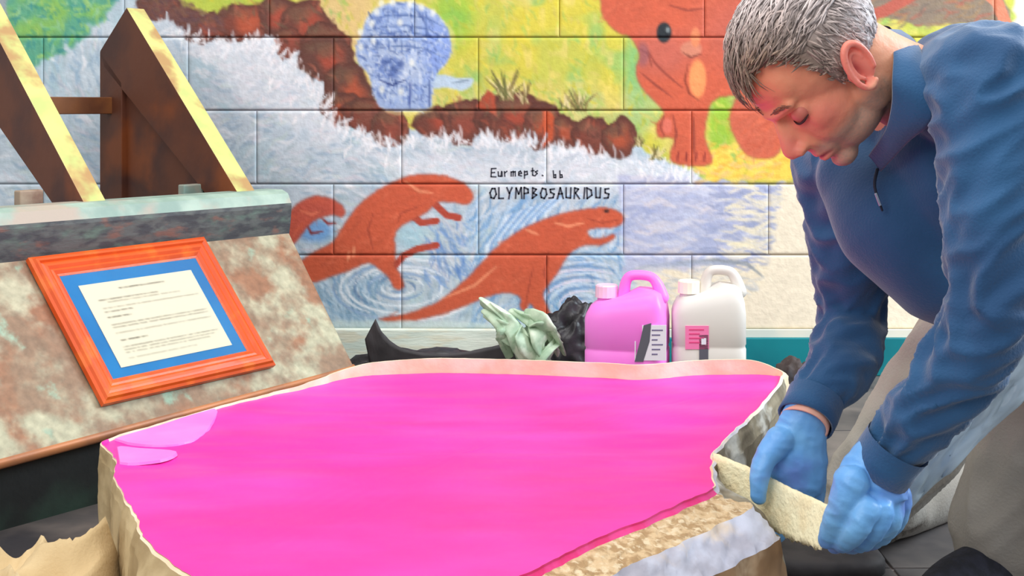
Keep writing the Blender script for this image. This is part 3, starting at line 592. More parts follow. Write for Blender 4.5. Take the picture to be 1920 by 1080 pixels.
def strip(name, a, b, ms, pick, nsub=3, rough=0.0):
    V, Fc, mi = [], [], []
    for s in range(nsub+1):
        for i in range(NR):
            p = layers[a][i].lerp(layers[b][i], s/nsub)
            if rough and 0 < s < nsub: p = p+(OUT[i]+Z3)*noise.fractal(p*80, 1, 2, 3)*rough*(.3 if sect[i] in 'ls' else 1)
            V.append(p)
    for s in range(nsub):
        for i in range(NR):
            j = (i+1) % NR; Fc.append((s*NR+i, s*NR+j, (s+1)*NR+j, (s+1)*NR+i)); mi.append(pick(sect[i]))
    o = obj(name, V, Fc, ms, mould, True); o.data.polygons.foreach_set('material_index', mi); return o
strip('rim_lining', 0, 1, [M_plaster, M_pink], lambda s: 1 if s in 'fl' else 0, 2)
strip('rim_top', 1, 2, [M_plaster, M_tan, M_pinkd], lambda s: 1 if s == 'l' else 2 if s == 'f' else 0, 1)
strip('rim_shoulder', 2, 3, [M_plaster, M_pinkd, M_band], lambda s: 1 if s in 'f' else (2 if s == 'r' else 0), 2)
strip('fibrous_lip', 3, 4, [M_plaster, M_fibre, M_tan, M_gry], lambda s: {'f': 1, 'l': 2, 'h': 1, 'r': 3}.get(s, 0), 8, .0035)
strip('plaster_band', 4, 5, [M_plaster, M_band, M_tan, M_gry], lambda s: {'f': 1, 'l': 2, 'h': 1, 'r': 3}.get(s, 0), 8, .005)
strip('jacket_side', 5, 6, [M_side, M_tan, M_gry], lambda s: {'f': 0, 'l': 1, 'r': 2}.get(s, 1), 8, .008)
# pink fill: concentric rings
V = []; NC = 26
for c in range(NC):
    s = 1-c/NC
    for i in range(NR):
        p = cen.lerp(layers[0][i], s); e = min(1, c/2.5)
        z = (noise.noise(Vector((p.x*2.2, p.y*9, 1)))*.0050+noise.fractal(Vector((p.x*3+4, p.y*16, 3)), 1, 2, 3)*.0032)*e
        V.append(Vector((p.x, p.y, ZP+z-(.0 if c else .0))))
V.append(cen); Fc = [(c*NR+i, c*NR+(i+1) % NR, (c+1)*NR+(i+1) % NR, (c+1)*NR+i) for c in range(NC-1) for i in range(NR)]+[((NC-1)*NR+i, (NC-1)*NR+(i+1) % NR, NC*NR) for i in range(NR)]
obj('pink_fill', V, Fc, M_pink, mould, True)
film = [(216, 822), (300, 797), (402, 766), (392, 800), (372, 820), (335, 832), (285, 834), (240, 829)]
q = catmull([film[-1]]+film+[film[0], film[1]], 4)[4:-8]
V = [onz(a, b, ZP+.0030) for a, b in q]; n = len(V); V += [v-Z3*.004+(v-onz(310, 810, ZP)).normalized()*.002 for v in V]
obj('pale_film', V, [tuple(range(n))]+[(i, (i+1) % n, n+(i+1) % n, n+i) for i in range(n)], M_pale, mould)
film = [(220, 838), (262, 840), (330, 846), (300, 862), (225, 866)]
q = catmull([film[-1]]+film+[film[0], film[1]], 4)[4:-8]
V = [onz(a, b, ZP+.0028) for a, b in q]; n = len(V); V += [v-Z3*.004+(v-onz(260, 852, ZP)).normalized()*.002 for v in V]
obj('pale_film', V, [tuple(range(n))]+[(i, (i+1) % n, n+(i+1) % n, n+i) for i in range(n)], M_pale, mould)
# ---- cream strip held at the right edge
def ribbon(name, top, bot, th, m, parent, nu=60, nv=8, rag=.004, lab=None):
    T = catmull(top, nu//(len(top)-1)); B = catmull(bot, nu//(len(bot)-1)); n = min(len(T), len(B)); V = []
    T = [T[int(i*(len(T)-1)/(n-1))] for i in range(n)]; B = [B[int(i*(len(B)-1)/(n-1))] for i in range(n)]
    for side in (0, 1):
        for i in range(n):
            for j in range(nv+1):
                t = j/nv; p = Vector(T[i]).lerp(Vector(B[i]), t)
                p.z += noise.fractal(Vector((i*.35, side, 7)), 1, 2, 4)*rag*(1.6 if j == nv else .35 if j == 0 else 0)
                p.y += side*th+noise.fractal(p*45, 1, 2, 3)*.0025
                V.append(p)
    w_ = nv+1; o_ = n*w_; Fc = []
    for i in range(n-1):
        for j in range(nv): a = i*w_+j; Fc.append((a, a+w_, a+w_+1, a+1)); Fc.append((o_+a, o_+a+1, o_+a+w_+1, o_+a+w_))
        for j, f in ((0, 1), (nv, 0)): a = i*w_+j; Fc.append((a, o_+a, o_+a+w_, a+w_) if f else (a, a+w_, o_+a+w_, o_+a))
    for i in (0, n-1):
        for j in range(nv): a = i*w_+j; Fc.append((a, a+1, o_+a+1, o_+a) if i == 0 else (a, o_+a, o_+a+1, a+1))
    return obj(name, V, Fc, m, parent, True)
M_strip = mat('cream_bandage', (255, 246, 206), .9, c2=(250, 234, 190), scale=30, lo=.4, hi=.65, bump=.7, bscale=140)
st = ribbon('plaster_strip', [P(1338, 850, 1.80), P(1420, 884, 1.735), P(1480, 914, 1.675), P(1562, 952, 1.58)], [P(1336, 934, 1.80), P(1410, 972, 1.735), P(1470, 1006, 1.675), P(1540, 1032, 1.58)], .006, M_strip, None)
tag(st, 'ragged cream bandage strip stretched between the gloved hands and the mould', 'bandage')

# ================================================================== the man
man = thing('person', (.75, 1.95, 0), 'kneeling man in dark blue half-zip top and blue gloves leaning over the mould', 'person')
HO = P(1563, 122, 1.56)
ps, pit = math.radians(10), math.radians(53)
FH = Vector((-math.cos(ps), -math.sin(ps), 0)); HF = FH*math.cos(pit)-Z3*math.sin(pit); HU = FH*math.sin(pit)+Z3*math.cos(pit); HL_ = HU.cross(HF)
def hl(f, l, u): return HO+(HF*f+HL_*l+HU*u)*.001
HM = np.array([HF, HL_, HU])
def hloc(co): return (co-np.array(HO))@HM.T*1000
def he(bm, c, r): ell_bm(bm, hl(*c), (HF*r[0]*.001, HL_*r[1]*.001, HU*r[2]*.001))
NB = P(1745, 185, 1.62)
bm = bmesh.new()
he(bm, (5, 0, 50), (97, 76, 82)); he(bm, (60, 0, 52), (42, 60, 44)); he(bm, (52, 0, -14), (49, 56, 66)); he(bm, (99, 0, -8), (16, 12, 24)); he(bm, (92, 0, -28), (18, 26, 22)); he(bm, (36, 0, -58), (52, 50, 30)); he(bm, (80, 0, -78), (19, 23, 15))
for s in (-1, 1):
    he(bm, (2, s*46, -44), (30, 13, 28)); he(bm, (62, s*38, -10), (25, 17, 24)); he(bm, (112, s*11, -27), (11, 8, 8)); he(bm, (77, s*32, 12), (14, 15, 12))
tube_bm(bm, [hl(86, -42, 30), hl(97, -18, 27), hl(98, 0, 26), hl(97, 18, 27), hl(86, 42, 30)], [.008, .009, .009, .009, .008], 12)
tube_bm(bm, [hl(97, 0, 22), hl(109, 0, 0), hl(120, 0, -18), hl(119, 0, -22)], [.008, .009, .0115, .011], 12)
he(bm, (82, 0, -46), (22, 28, 24))
tube_bm(bm, [hl(88, -22, -53), hl(101, -8, -49), hl(103, 0, -50), hl(101, 8, -49), hl(88, 22, -53)], [.003, .005, .005, .005, .003], 10)
tube_bm(bm, [hl(87, -20, -57), hl(98, -7, -60), hl(100, 0, -60), hl(98, 7, -60), hl(87, 20, -57)], [.003, .006, .006, .006, .003], 10)
tube_bm(bm, [hl(-18, 0, 0), hl(-30, 0, -55), NB, NB+(NB-hl(-30, 0, -55)).normalized()*.06], [.057, .054, .062, .072], 24)
me_h = remesh(bm, .0026, 11)
co = coords(me_h); nr = normals(me_h); L = hloc(co)
def g(c, r): return np.exp(-(((L-np.array(c))/np.array(r))**2).sum(1))
d = np.zeros(len(co))
for s in (-1, 1):
    d -= 4.5*g((95, s*16, 14), (12, 8, 10)); d -= 3*g((88, s*34, 24), (14, 16, 4)); d -= 2.5*g((84, s*32, 2), (12, 14, 3))
    d -= 3*g((100, s*24, -30), (10, 5, 16)); d -= 3*g((105, s*16, -30), (12, 3, 12)); d -= 2*g((66, s*50, -36), (16, 14, 12)); d -= 5*g((112, s*8, -36), (6, 4, 4))
d -= 4*g((100, 0, -55), (14, 20, 2.2)); d -= 2.5*g((96, 0, -68), (12, 16, 5)); d -= 2*g((100, 0, 20), (10, 10, 6)); d -= 1.0*g((96, 0, 48), (10, 30, 2)); d -= 1.0*g((94, 0, 58), (10, 30, 2))
d += .35*fbm(L, .09, 3)
co = co+nr*(d*.001)[:, None]; setco(me_h, co)
# skin colours: tone, stubble, lips; shade of nostril and mouth line painted in
L = hloc(co); n = len(co); C = np.ones((n, 4)); base = np.tile(lin((238, 156, 122)), (n, 1))
def mixin(m, c): 
    global base
    m = np.clip(m, 0, 1)[:, None]; base = base*(1-m)+lin(c)*m
mixin(g((95, 0, 60), (30, 60, 30))*.6, (240, 130, 96)); mixin(g((-30, 60, -20), (40, 60, 60))*.8, (238, 178, 146)); mixin(g((72, 46, -12), (30, 26, 24))*.6, (222, 106, 100)); mixin(g((118, 0, -16), (16, 20, 20))*.6, (222, 92, 104))
nz_ = .5+.5*fbm(L, .5, 2)
jaw = np.clip((-30-L[:, 2])/14, 0, 1)*np.clip((L[:, 0]+22)/16, 0, 1)*np.clip((110-L[:, 0])/10, 0, 1); jaw = np.maximum(jaw, g((6, 66, -14), (16, 30, 34)))
jaw *= 1-.8*g((100, 0, -57), (20, 22, 8)); mixin(jaw*(.55+.4*nz_), (150, 130, 118))
mixin(g((102, 0, -57), (12, 20, 7))*.55, (204, 104, 102)); mixin(g((112, 10, -35), (6, 5, 4))*.9, (110, 40, 44)); mixin(g((102, 0, -54.8), (14, 22, 1.6))*.9, (96, 40, 46))
for s in (-1, 1): mixin(g((88, s*32, 8), (14, 16, 5))*.5, (176, 84, 84))
C[:, :3] = base
# rest of the figure under the clothes, coarse, joined into the same body mesh
SHn, ELn, WRn = P(1862, 165, 1.47), P(1856, 585, 1.42), P(1662, 862, 1.50)
SHf, ELf, WRf = P(1580, 305, 1.80), P(1596, 590, 1.86), P(1512, 788, 1.735)
HIPn, HIPf = P(2075, 540, 1.84), P(1985, 500, 2.02)
KNn, ANn = P(1985, 690, 1.76), P(1868, 1008, 1.87)
KNf, ANf = P(1612, 948, 2.06), P(1900, 880, 2.42)
bm = bmesh.new()
tube_bm(bm, [NB, P(1800, 300, 1.66), P(1900, 400, 1.74), P(2030, 520, 1.89)], [.06, .11, .105, .12], 24)
tube_bm(bm, [NB, SHn], [.05, .045]); tube_bm(bm, [NB, SHf], [.05, .045])
tube_bm(bm, [SHn, ELn, WRn], [.044, .030, .023]); tube_bm(bm, [SHf, ELf, WRf], [.042, .030, .023])
tube_bm(bm, [HIPn, KNn, ANn], [.08, .058, .042], sub=2); tube_bm(bm, [HIPf, KNf, ANf], [.08, .05, .035], sub=1)
me_b = remesh(bm, .009, 4); nb = len(me_b.vertices)
bmj = bmesh.new(); bmj.from_mesh(me_h); bmj.from_mesh(me_b); me = bpy.data.meshes.new('body'); bmj.to_mesh(me); bmj.free()
C = np.concatenate([C, np.tile(np.append(lin((224, 160, 130)), 1), (nb, 1))])
M_skin = mat('skin', (220, 150, 120), .48, attr='paint', bump=.15, bscale=250, sub=.25, spec=.4)
link('body', me, M_skin, man, True, C)
# ears
for s in (1, -1):
    bm = bmesh.new(); ec = (6, s*73, 2)
    def ep(a, rx, rz, l): return hl(ec[0]+rx*math.cos(a)-rz*.22*math.sin(a), ec[1]+s*l, ec[2]+rz*math.sin(a))
    angs = [math.radians(a) for a in range(-110, 215, 20)]
    tube_bm(bm, [ep(a, 17, 29, 12+3*math.sin(a)) for a in angs][::1], [.0038+.0012*math.sin(max(a, 0)) for a in angs], 10, sub=2)
    tube_bm(bm, [ep(a, 9.5, 17, 9) for a in [math.radians(x) for x in range(-60, 190, 25)]], [.003]*10, 8, sub=2)
    ell_bm(bm, hl(ec[0]-2, ec[1]+s*5, ec[2]+2), ((HF*15-HL_*s*5)*.001, (HL_*s*3.5+HF*1)*.001, HU*26*.001), 20)
    ell_bm(bm, hl(ec[0]+6, ec[1]+s*5, ec[2]-27), (HF*8*.001, HL_*5*.001, HU*9*.001), 14); ell_bm(bm, hl(ec[0]+15, ec[1]+s*3, ec[2]-5), (HF*5*.001, HL_*6*.001, HU*8*.001), 12)
    m_ = remesh(bm, .0014, 3); cc = coords(m_); Lc = hloc(cc); col = np.tile(lin((244, 142, 124)), (len(cc), 1))
    w_ = np.exp(-(((Lc[:, 0]-ec[0]-3)/9)**2+((Lc[:, 2]-ec[2]-2)/14)**2))*np.clip((ec[1]*s+11-Lc[:, 1]*s)/4, 0, 1); col = col*(1-.8*w_[:, None])+lin((176, 40, 50))*.8*w_[:, None]
    w_ = np.clip((-20-Lc[:, 2]+ec[2])/8, 0, 1)[:, None]; col = col*(1-w_)+lin((240, 168, 140))*w_
    link('ear', m_, M_skin, man, True, np.concatenate([col, np.ones((len(cc), 1))], 1))
# eyes: eyeball, lid, lashes; brows
M_eye = mat('eyeball', (226, 214, 206), .2); M_lid = mat('eyelid', (206, 116, 100), .5, sub=.2); M_wrist = mat('wrist_skin', (240, 178, 156), .5, sub=.2); M_lash = mat('dark_lashes', (60, 34, 34), .7); M_brow = mat('brow_hair', (150, 104, 88), .9, bump=.6, bscale=300)
for s in (1, -1):
    bm = bmesh.new(); he(bm, (81, s*32, 10), (12, 12, 12)); e = link('eye', from_bm(bm), M_eye, man, True)
    bm = bmesh.new(); he(bm, (81.8, s*32, 11.5), (13.4, 14.5, 12.4)); link('eyelid', from_bm(bm), M_lid, e, True)
    bm = bmesh.new(); tube_bm(bm, [hl(*q_) for q_ in ((92.5, s*18, 6), (94.5, s*25, 3.4), (94, s*33, 2.6), (90, s*41, 3.6), (83, s*48, 6.5))], [.0008, .0013, .0015, .0014, .0007], 8); link('lashes', from_bm(bm), M_lash, e, True)
    bm = bmesh.new(); r_ = random.Random(3)
    for k in range(40):
        t = r_.random(); l = 12+34*t; f = 106-10*t*t-4*t; u = 31+5*math.sin(t*2.6)+r_.uniform(-3, 3); a = hl(f-2, s*l, u); b = hl(f-2-1.5, s*(l+8), u+1.5-3*t); tube_bm(bm, [a, b], [.0007, .0003], 4, sub=1)
    link('eyebrow', from_bm(bm), M_brow, man)
# hair: a shell over the skull and locks combed forward
def hairline(f): # lowest u with hair at the side for a given f
    return float(np.interp(f, [-100, -60, -22, -18, 0, 14, 28, 38, 44, 56, 70, 100], [-36, -34, -26, 18, 20, 4, -4, 26, 58, 78, 88, 82]))
def skull(th, ph, k=0):
    """point over the skull by direction; ph elevation, th azimuth (0 = forward)"""
    dx, dy, dz = math.cos(ph)*math.cos(th), math.cos(ph)*math.sin(th), math.sin(ph)
    s = 1/math.sqrt((dx/97)**2+(dy/76)**2+(dz/82)**2)+k; return (5+dx*s, dy*s, 50+dz*s)
M_hair = mat('grey_brown_hair', (130, 116, 106), .6, attr='paint', bump=.3, bscale=200, spec=.3)
r_ = random.Random(11); V, Fc, CL = [], [], []
n_t, n_p = 96, 60; idx = {}
for a in range(n_t):
    for b in range(n_p):
        th = 2*math.pi*a/n_t; ph = -1.35+(math.pi/2+1.35)*b/(n_p-1); q = skull(th, ph, 0); 
        if q[2] > hairline(q[0])-2: 
            ed = min(1, (q[2]-hairline(q[0]))/14+.15); q2 = skull(th, ph, 5*ed+2.4*noise.noise(Vector(q)*.07)*ed); idx[a, b] = len(V); V.append(hl(*q2)); CL.append(None)
for a in range(n_t):
    for b in range(n_p-1):
        ks = [(a, b), ((a+1) % n_t, b), ((a+1) % n_t, b+1), (a, b+1)]
        if all(k in idx for k in ks): Fc.append(tuple(idx[k] for k in ks))
def hcol(q, jit=1):
    grey = min(1, max(0, (50-q[0])/110))*.75+.25*max(0, (q[2]-100)/40); c = lin((130, 108, 92))*(1-grey)+lin((222, 214, 216))*grey
    return c*r_.uniform(1-.6*jit, 1+.6*jit)
CL = [hcol(hloc(np.array([v]))[0], .2) for v in V]
for k in range(5200):
    th = r_.uniform(0, 2*math.pi); ph = math.asin(r_.uniform(-.9, 1)); q = skull(th, ph, 0)
    if q[2] < hairline(q[0])+r_.uniform(-3, 5): continue
    # comb direction: forward over the crown, down at the sides and back
    tgt = Vector((130, q[1]*.9+r_.uniform(-20, 20), 74)) if q[2] > 70 else Vector((q[0]-18, q[1]*1.05, -80)); 
    near_edge = q[0] > 24 and abs(q[1]) > 30 and q[2] < hairline(q[0])+26
    if q[0] > 30 and q[2] <= 105: tgt = Vector((130, q[1]*1.1, 40)) if abs(q[1]) < 32 else Vector((110, q[1]*1.0, 104))
    root = Vector(q); nrm = (root-Vector((5, 0, 50))).normalized(); dr = (tgt-root); dr -= nrm*dr.dot(nrm); dr.normalize(); dr = (dr+Vector((r_.gauss(0, .28), r_.gauss(0, .28), r_.gauss(0, .2)))); dr -= nrm*dr.dot(nrm)*.7
    ln = (34 if q[2] > 85 else 20 if q[2] > 45 else 12)*r_.uniform(.6, 1.25); 
    if q[0] > 55: ln *= 1.35 if abs(q[1]) < 34 else .9
    if near_edge: ln *= .45
    wd = r_.uniform(.9, 1.9); side = nrm.cross(dr).normalized(); c = hcol(q); s0 = len(V); lift = r_.uniform(4, 10) if q[2] > 60 else r_.uniform(2.5, 5)
    for t, ww in ((0, 1), (.35, .9), (.7, .6), (1, .1)):
        cpt = root+dr*ln*t; dd = (cpt-Vector((5, 0, 50))); dn_ = Vector((dd.x/97, dd.y/76, dd.z/82)); k_ = 1/dn_.length; surf = Vector((5, 0, 50))+dd*k_
        pt = surf+nrm*(2+lift*math.sin(min(1, t*.8+.25)*math.pi*.6)); 
        for sg in (-1, 1): V.append(hl(*(pt+side*wd*ww*sg))); CL.append(c)
        V.append(hl(*(pt+nrm*wd*ww*.8))); CL.append(c*1.15)
    for j in range(3):
        a = s0+3*j; Fc += [(a, a+2, a+5, a+3), (a+2, a+1, a+4, a+5), (a+1, a, a+3, a+4)]
obj('hair', V, Fc, M_hair, man, False, np.concatenate([np.clip(np.array(CL), 0, 1), np.ones((len(CL), 1))], 1))
# ---- sweater
M_navy = mat('navy_fabric', (44, 92, 136), .75, c2=(36, 76, 118), scale=6, bump=.25, bscale=300, sheen=.35, spec=.25)
M_navyd = mat('dark_navy', (22, 28, 48), .8)
bm = bmesh.new()
tube_bm(bm, [P(1810, 285, 1.65), P(1830, 320, 1.66), P(1900, 420, 1.74), P(2010, 500, 1.86)], [.118, .14, .15, .16], 32)
tube_bm(bm, [P(1625, 330, 1.72), P(1690, 400, 1.68), P(1762, 490, 1.67), P(1850, 500, 1.68)], [.07, .095, .085, .10], 28)
tube_bm(bm, [P(1790, 520, 1.66), P(1800, 580, 1.665), P(1890, 560, 1.74)], [.06, .035, .05], 20)
tube_bm(bm, [P(1768, 180, 1.61), P(1810, 165, 1.56), SHn], [.068, .078, .078], 28)
tube_bm(bm, [P(1715, 225, 1.68), P(1650, 275, 1.74), SHf], [.062, .07, .07], 28)
tube_bm(bm, [P(1800, 150, 1.6), P(1900, 190, 1.62), P(2010, 330, 1.75)], [.075, .10, .12], 28)
tube_bm(bm, [SHn, P(1868, 350, 1.44), ELn, P(1790, 700, 1.45), WRn+(WRn-ELn).normalized()*-.035], [.078, .062, .049, .047, .037], 28)
tube_bm(bm, [SHf, P(1590, 450, 1.83), ELf, P(1578, 680, 1.80), WRf+(WRf-ELf).normalized()*-.05], [.072, .058, .051, .050, .037], 28)
me = remesh(bm, .0055, 7)
co = coords(me); nr = normals(me)
def bone(co, pts):
    best = np.full(len(co), 1e9); tt = np.zeros(len(co)); s0 = 0; ax = np.zeros((len(co), 3))
    for a, b in zip(pts, pts[1:]):
        a, b = np.array(a), np.array(b); d = b-a; L_ = np.linalg.norm(d); t = np.clip(((co-a)@d)/L_**2, 0, 1); q = co-a-t[:, None]*d; ds = np.linalg.norm(q, axis=1); m = ds < best
        best[m] = ds[m]; tt[m] = s0+t[m]*L_; ax[m] = q[m]; s0 += L_
    return best, tt, ax
def folds(co, nr, pts, rad, amp, freq, seed):
    best, t, ax = bone(co, pts); w_ = np.clip((rad-best)/(rad*.25), 0, 1); a = ax/(np.linalg.norm(ax, axis=1)[:, None]+1e-6)
    v = np.array([1-abs(noise.noise(Vector((tt_*freq+a_[0]*1.4+seed, a_[1]*1.6+tt_*freq*.25, a_[2]*1.4))))*2.2 for tt_, a_ in zip(t, a)])
    v2 = np.array([noise.noise(Vector((tt_*freq*2.2+a_[0]*2+seed, a_[1]*2, a_[2]*2+5))) for tt_, a_ in zip(t, a)])
    return nr*((v*amp+v2*amp*.45-amp*.4)*w_)[:, None]
co = co+folds(co, nr, [SHn, ELn, WRn], .11, -.0085, 24, 1)*-1+folds(co, nr, [SHf, ELf, WRf], .10, .007, 24, 9)
tor = np.clip((bone(co, [SHn, ELn, WRn])[0]-.09)/.03, 0, 1)*np.clip((bone(co, [SHf, ELf, WRf])[0]-.08)/.03, 0, 1)
tz = np.array([noise.noise(Vector((p[0]*16+p[2]*5, p[1]*9, p[2]*4-p[0]*4))) for p in co]); co = co+nr*(tz*.007*tor)[:, None]
setco(me, co); link('sweater', me, M_navy, man, True)
# standing collar, unzipped: an inner dark ring at the nape and a folded band over the near side
def band(name, inner, outer, th, m, bulge=.006):
    I = catmull(inner, 10); O_ = catmull(outer, 10); V = []; K = 8; n = len(I); cc_ = Vector(P(1640, 150, 1.62))
    for i in range(n):
        a, b = Vector(I[i]), Vector(O_[i])
        for sd in (0, 1):
            for k in range(K+1):
                t = k/K; p = a.lerp(b, t); o = Vector((0, -1, 0)); p += o*(bulge*math.sin(t*math.pi)+noise.noise(p*24)*.003); p -= o*th*sd*(1 if 0 < k < K else .6)
                V.append(p)
    w_ = 2*(K+1); Fc = []
    for i in range(n-1):
        for k in range(K): a = i*w_+k; Fc.append((a, a+1, a+w_+1, a+w_)); a += K+1; Fc.append((a, a+w_, a+w_+1, a+1))
        for k in (0, K): a = i*w_+k; Fc.append((a, a+w_, a+w_+K+1, a+K+1) if k == 0 else (a, a+K+1, a+w_+K+1, a+w_))
    return obj(name, V, Fc, m, man, True)
band('collar', [P(1652, 54, 1.66), P(1668, 62, 1.58), P(1676, 100, 1.515), P(1674, 150, 1.490), P(1673, 198, 1.498), P(1660, 246, 1.53), P(1630, 292, 1.59)],
     [P(1690, 56, 1.665), P(1716, 76, 1.58), P(1738, 116, 1.51), P(1748, 168, 1.48), P(1748, 226, 1.485), P(1702, 268, 1.53), P(1652, 322, 1.60)], .006, M_navy)
cc = band('collar_lining', [P(1640, 66, 1.70), P(1650, 50, 1.70), P(1668, 50, 1.68), P(1676, 64, 1.64)], [P(1652, 100, 1.70), P(1672, 90, 1.70), P(1694, 84, 1.68), P(1700, 90, 1.64)], .004, M_navyd)
# placket and zip down the chest
bmz = bmesh.new(); tube_bm(bmz, [P(1645, 318, 1.60), P(1640, 350, 1.592), P(1654, 394, 1.588)], [.0022, .002, .0016], 8, flat=1); link('zip', from_bm(bmz), M_navyd, man, True)
bmz = bmesh.new(); box_bm(bmz, P(1646, 374, 1.582), Vector((.003, 0, -.008)), Y3*.0015, Vector((.0014, 0, .0006)), .0005); link('zip_pull', from_bm(bmz), mat('zip_metal', (190, 200, 215), .3, metal=.8), man)
# cuffs
def cuff(name, a, b, r0, r1, m):
    ax = (b-a).normalized(); u = ax.orthogonal().normalized(); v = ax.cross(u); V = []; K = 28
    for (t, r) in ((0, r0), (.5, (r0+r1)/2), (1, r1), (1, r1-.003), (.2, r1-.006)):
        for k in range(K): an = 2*math.pi*k/K; V.append(a.lerp(b, t)+(u*math.cos(an)+v*math.sin(an))*(r+.001*math.sin(3*an+t*5)))
    return obj(name, V, [(i*K+k, i*K+(k+1) % K, (i+1)*K+(k+1) % K, (i+1)*K+k) for i in range(4) for k in range(K)], m, man, True)
dn_ = (WRn-ELn).normalized(); df_ = (WRf-ELf).normalized()
cuff('cuff', WRn-dn_*.028, WRn+dn_*.016, .0400, .0392, M_navy); cuff('cuff', WRf-df_*.040, WRf+df_*.002, .0400, .0405, M_navy); cuff('wrist', WRf-df_*.02, WRf+df_*.008, .030, .0345, M_wrist)
# ---- gloved hands
M_glove = mat('blue_nitrile', (104, 168, 232), .42, c2=(120, 182, 232), scale=12, c3=(104, 140, 214), scale3=9, bump=.35, bscale=60, spec=.5)
def hand(name, parts, vox=.0024, sm=3, seed=0, wr=None):
    bm = bmesh.new()
    for pts, rad, fl, fd in parts: tube_bm(bm, [P(*p) for p in pts], rad, 16, flat=fl, flatdir=fd)
    m = remesh(bm, vox, sm); co = coords(m); nr = normals(m)
    v = np.array([1-abs(noise.noise(Vector((p[0]*30+p[2]*60+seed, p[1]*30, p[2]*30-p[0]*25))))*2.4 for p in co]); co = co+nr*(v*.0011)[:, None]; setco(m, co)
    return link(name, m, M_glove, man, True)
VW = (0, 1, 0)
hand('glove', [  # far (right) hand: back of the hand to us, thumb in front of the strip, fingers behind it
    ([(1514, 778, 1.735), (1500, 818, 1.735), (1494, 862, 1.735), (1498, 890, 1.735)], [.033, .038, .044, .040], .62, VW),
    ([(1462, 826, 1.72), (1434, 862, 1.705), (1424, 898, 1.698), (1422, 932, 1.700)], [.020, .0155, .0130, .0105], 1, None),
    ([(1462, 880, 1.74), (1456, 925, 1.75), (1446, 968, 1.75), (1440, 1000, 1.742)], [.0145, .0125, .0115, .0095], 1, None),
    ([(1486, 886, 1.75), (1482, 932, 1.76), (1470, 976, 1.755), (1460, 1004, 1.745)], [.0145, .0125, .0115, .0095], 1, None),
    ([(1510, 884, 1.755), (1510, 930, 1.765), (1500, 968, 1.76), (1490, 992, 1.75)], [.0145, .0125, .0115, .0095], 1, None),
    ([(1532, 878, 1.76), (1534, 912, 1.77), (1530, 942, 1.765), (1522, 962, 1.76)], [.013, .0110, .0100, .0085], 1, None)], seed=2)
hand('glove', [  # near (left) hand: gripping the end of the strip
    ([(1664, 858, 1.50), (1644, 885, 1.50), (1632, 925, 1.50), (1636, 950, 1.50)], [.036, .042, .046, .040], .66, VW),
    ([(1596, 906, 1.475), (1580, 948, 1.475), (1564, 985, 1.49), (1552, 1012, 1.51)], [.022, .0175, .0150, .0115], 1, None),
    ([(1622, 955, 1.465), (1610, 985, 1.46), (1590, 1010, 1.48), (1566, 1022, 1.53)], [.018, .0145, .0130, .0110], 1, None),
    ([(1648, 958, 1.475), (1640, 988, 1.475), (1620, 1012, 1.50), (1592, 1022, 1.55)], [.018, .0145, .0130, .0110], 1, None),
    ([(1670, 950, 1.50), (1668, 978, 1.50), (1650, 1004, 1.53), (1622, 1018, 1.57)], [.0175, .014, .0125, .0105], 1, None),
    ([(1686, 930, 1.53), (1688, 956, 1.53), (1676, 984, 1.55), (1654, 1002, 1.59)], [.0155, .0125, .0110, .0095], 1, None)], seed=7)
# ---- trousers
M_pant = mat('grey_trousers', (166, 161, 153), .85, c2=(150, 142, 132), scale=5, bump=.3, bscale=200)
bm = bmesh.new()
tube_bm(bm, [HIPn, P(2050, 620, 1.78), KNn], [.125, .105, .088], 28); tube_bm(bm, [KNn, P(1940, 850, 1.82), P(1886, 975, 1.86), P(1878, 1002, 1.87)], [.088, .084, .076, .074], 28)
tube_bm(bm, [HIPf, P(1800, 700, 2.03), KNf], [.13, .098, .072], 28, sub=3); tube_bm(bm, [KNf, P(1750, 915, 2.25), ANf], [.07, .066, .055], 28)
tube_bm(bm, [HIPn, HIPf], [.13, .13], 28, sub=1)
me = remesh(bm, .007, 6); co = coords(me); nr = normals(me)
co = co+folds(co, nr, [KNn, ANn], .13, .006, 9, 3)+folds(co, nr, [HIPf, KNf], .16, .008, 10, 5); co[:, 2] = np.maximum(co[:, 2], np.where((co[:, 1] < 2.08) & (co[:, 0] < .72), .036, .003)); setco(me, co); link('trousers', me, M_pant, man, True)
# ---- shoes
M_shoe = mat('dark_suede_shoe', (42, 44, 58), .85, c2=(28, 30, 40), scale=60, bump=.5, bscale=150); M_sole = mat('rubber_sole', (30, 30, 34), .7)
def shoe(c, ang, name='shoe'):
    d = Vector((math.cos(ang), math.sin(ang), 0)); s = d.cross(Z3); bm = bmesh.new()
    tube_bm(bm, [c-d*.075+Z3*.052, c+Z3*.052, c+d*.1+Z3*.042, c+d*.165+Z3*.034], [.036, .040, .040, .028], 20, flat=1.0)
    tube_bm(bm, [c-d*.03+Z3*.06, c-d*.03+Z3*.11], [.040, .038], 20, sub=1)
    m = remesh(bm, .004, 4); co = coords(m); co[:, 2] = np.maximum(co[:, 2], .02); setco(m, co); o = link(name, m, M_shoe, man, True)
    bm = bmesh.new(); pts = []
    for k in range(32):
        a = 2*math.pi*k/32; l = .125*math.cos(a)+.045; wv = (.043 if math.cos(a) > -.3 else .036)*math.sin(a); pts.append(c+d*l+s*wv+Z3*.001)
    prism_bm(bm, pts, Z3*.022, .003); link('sole', from_bm(bm), M_sole, o, True)
    bm = bmesh.new()
    for k in range(4):
        q = c+d*(.03+.022*k)+Z3*(.094-.006*k); tube_bm(bm, [q-s*.022-Z3*.006, q+Z3*.002, q+s*.022-Z3*.006], [.0022]*3, 6)
    link('laces', from_bm(bm), M_sole, o, True)
shoe(Vector((ANn.x, ANn.y, 0))+Vector((.0, -.01, 0)), math.radians(214))
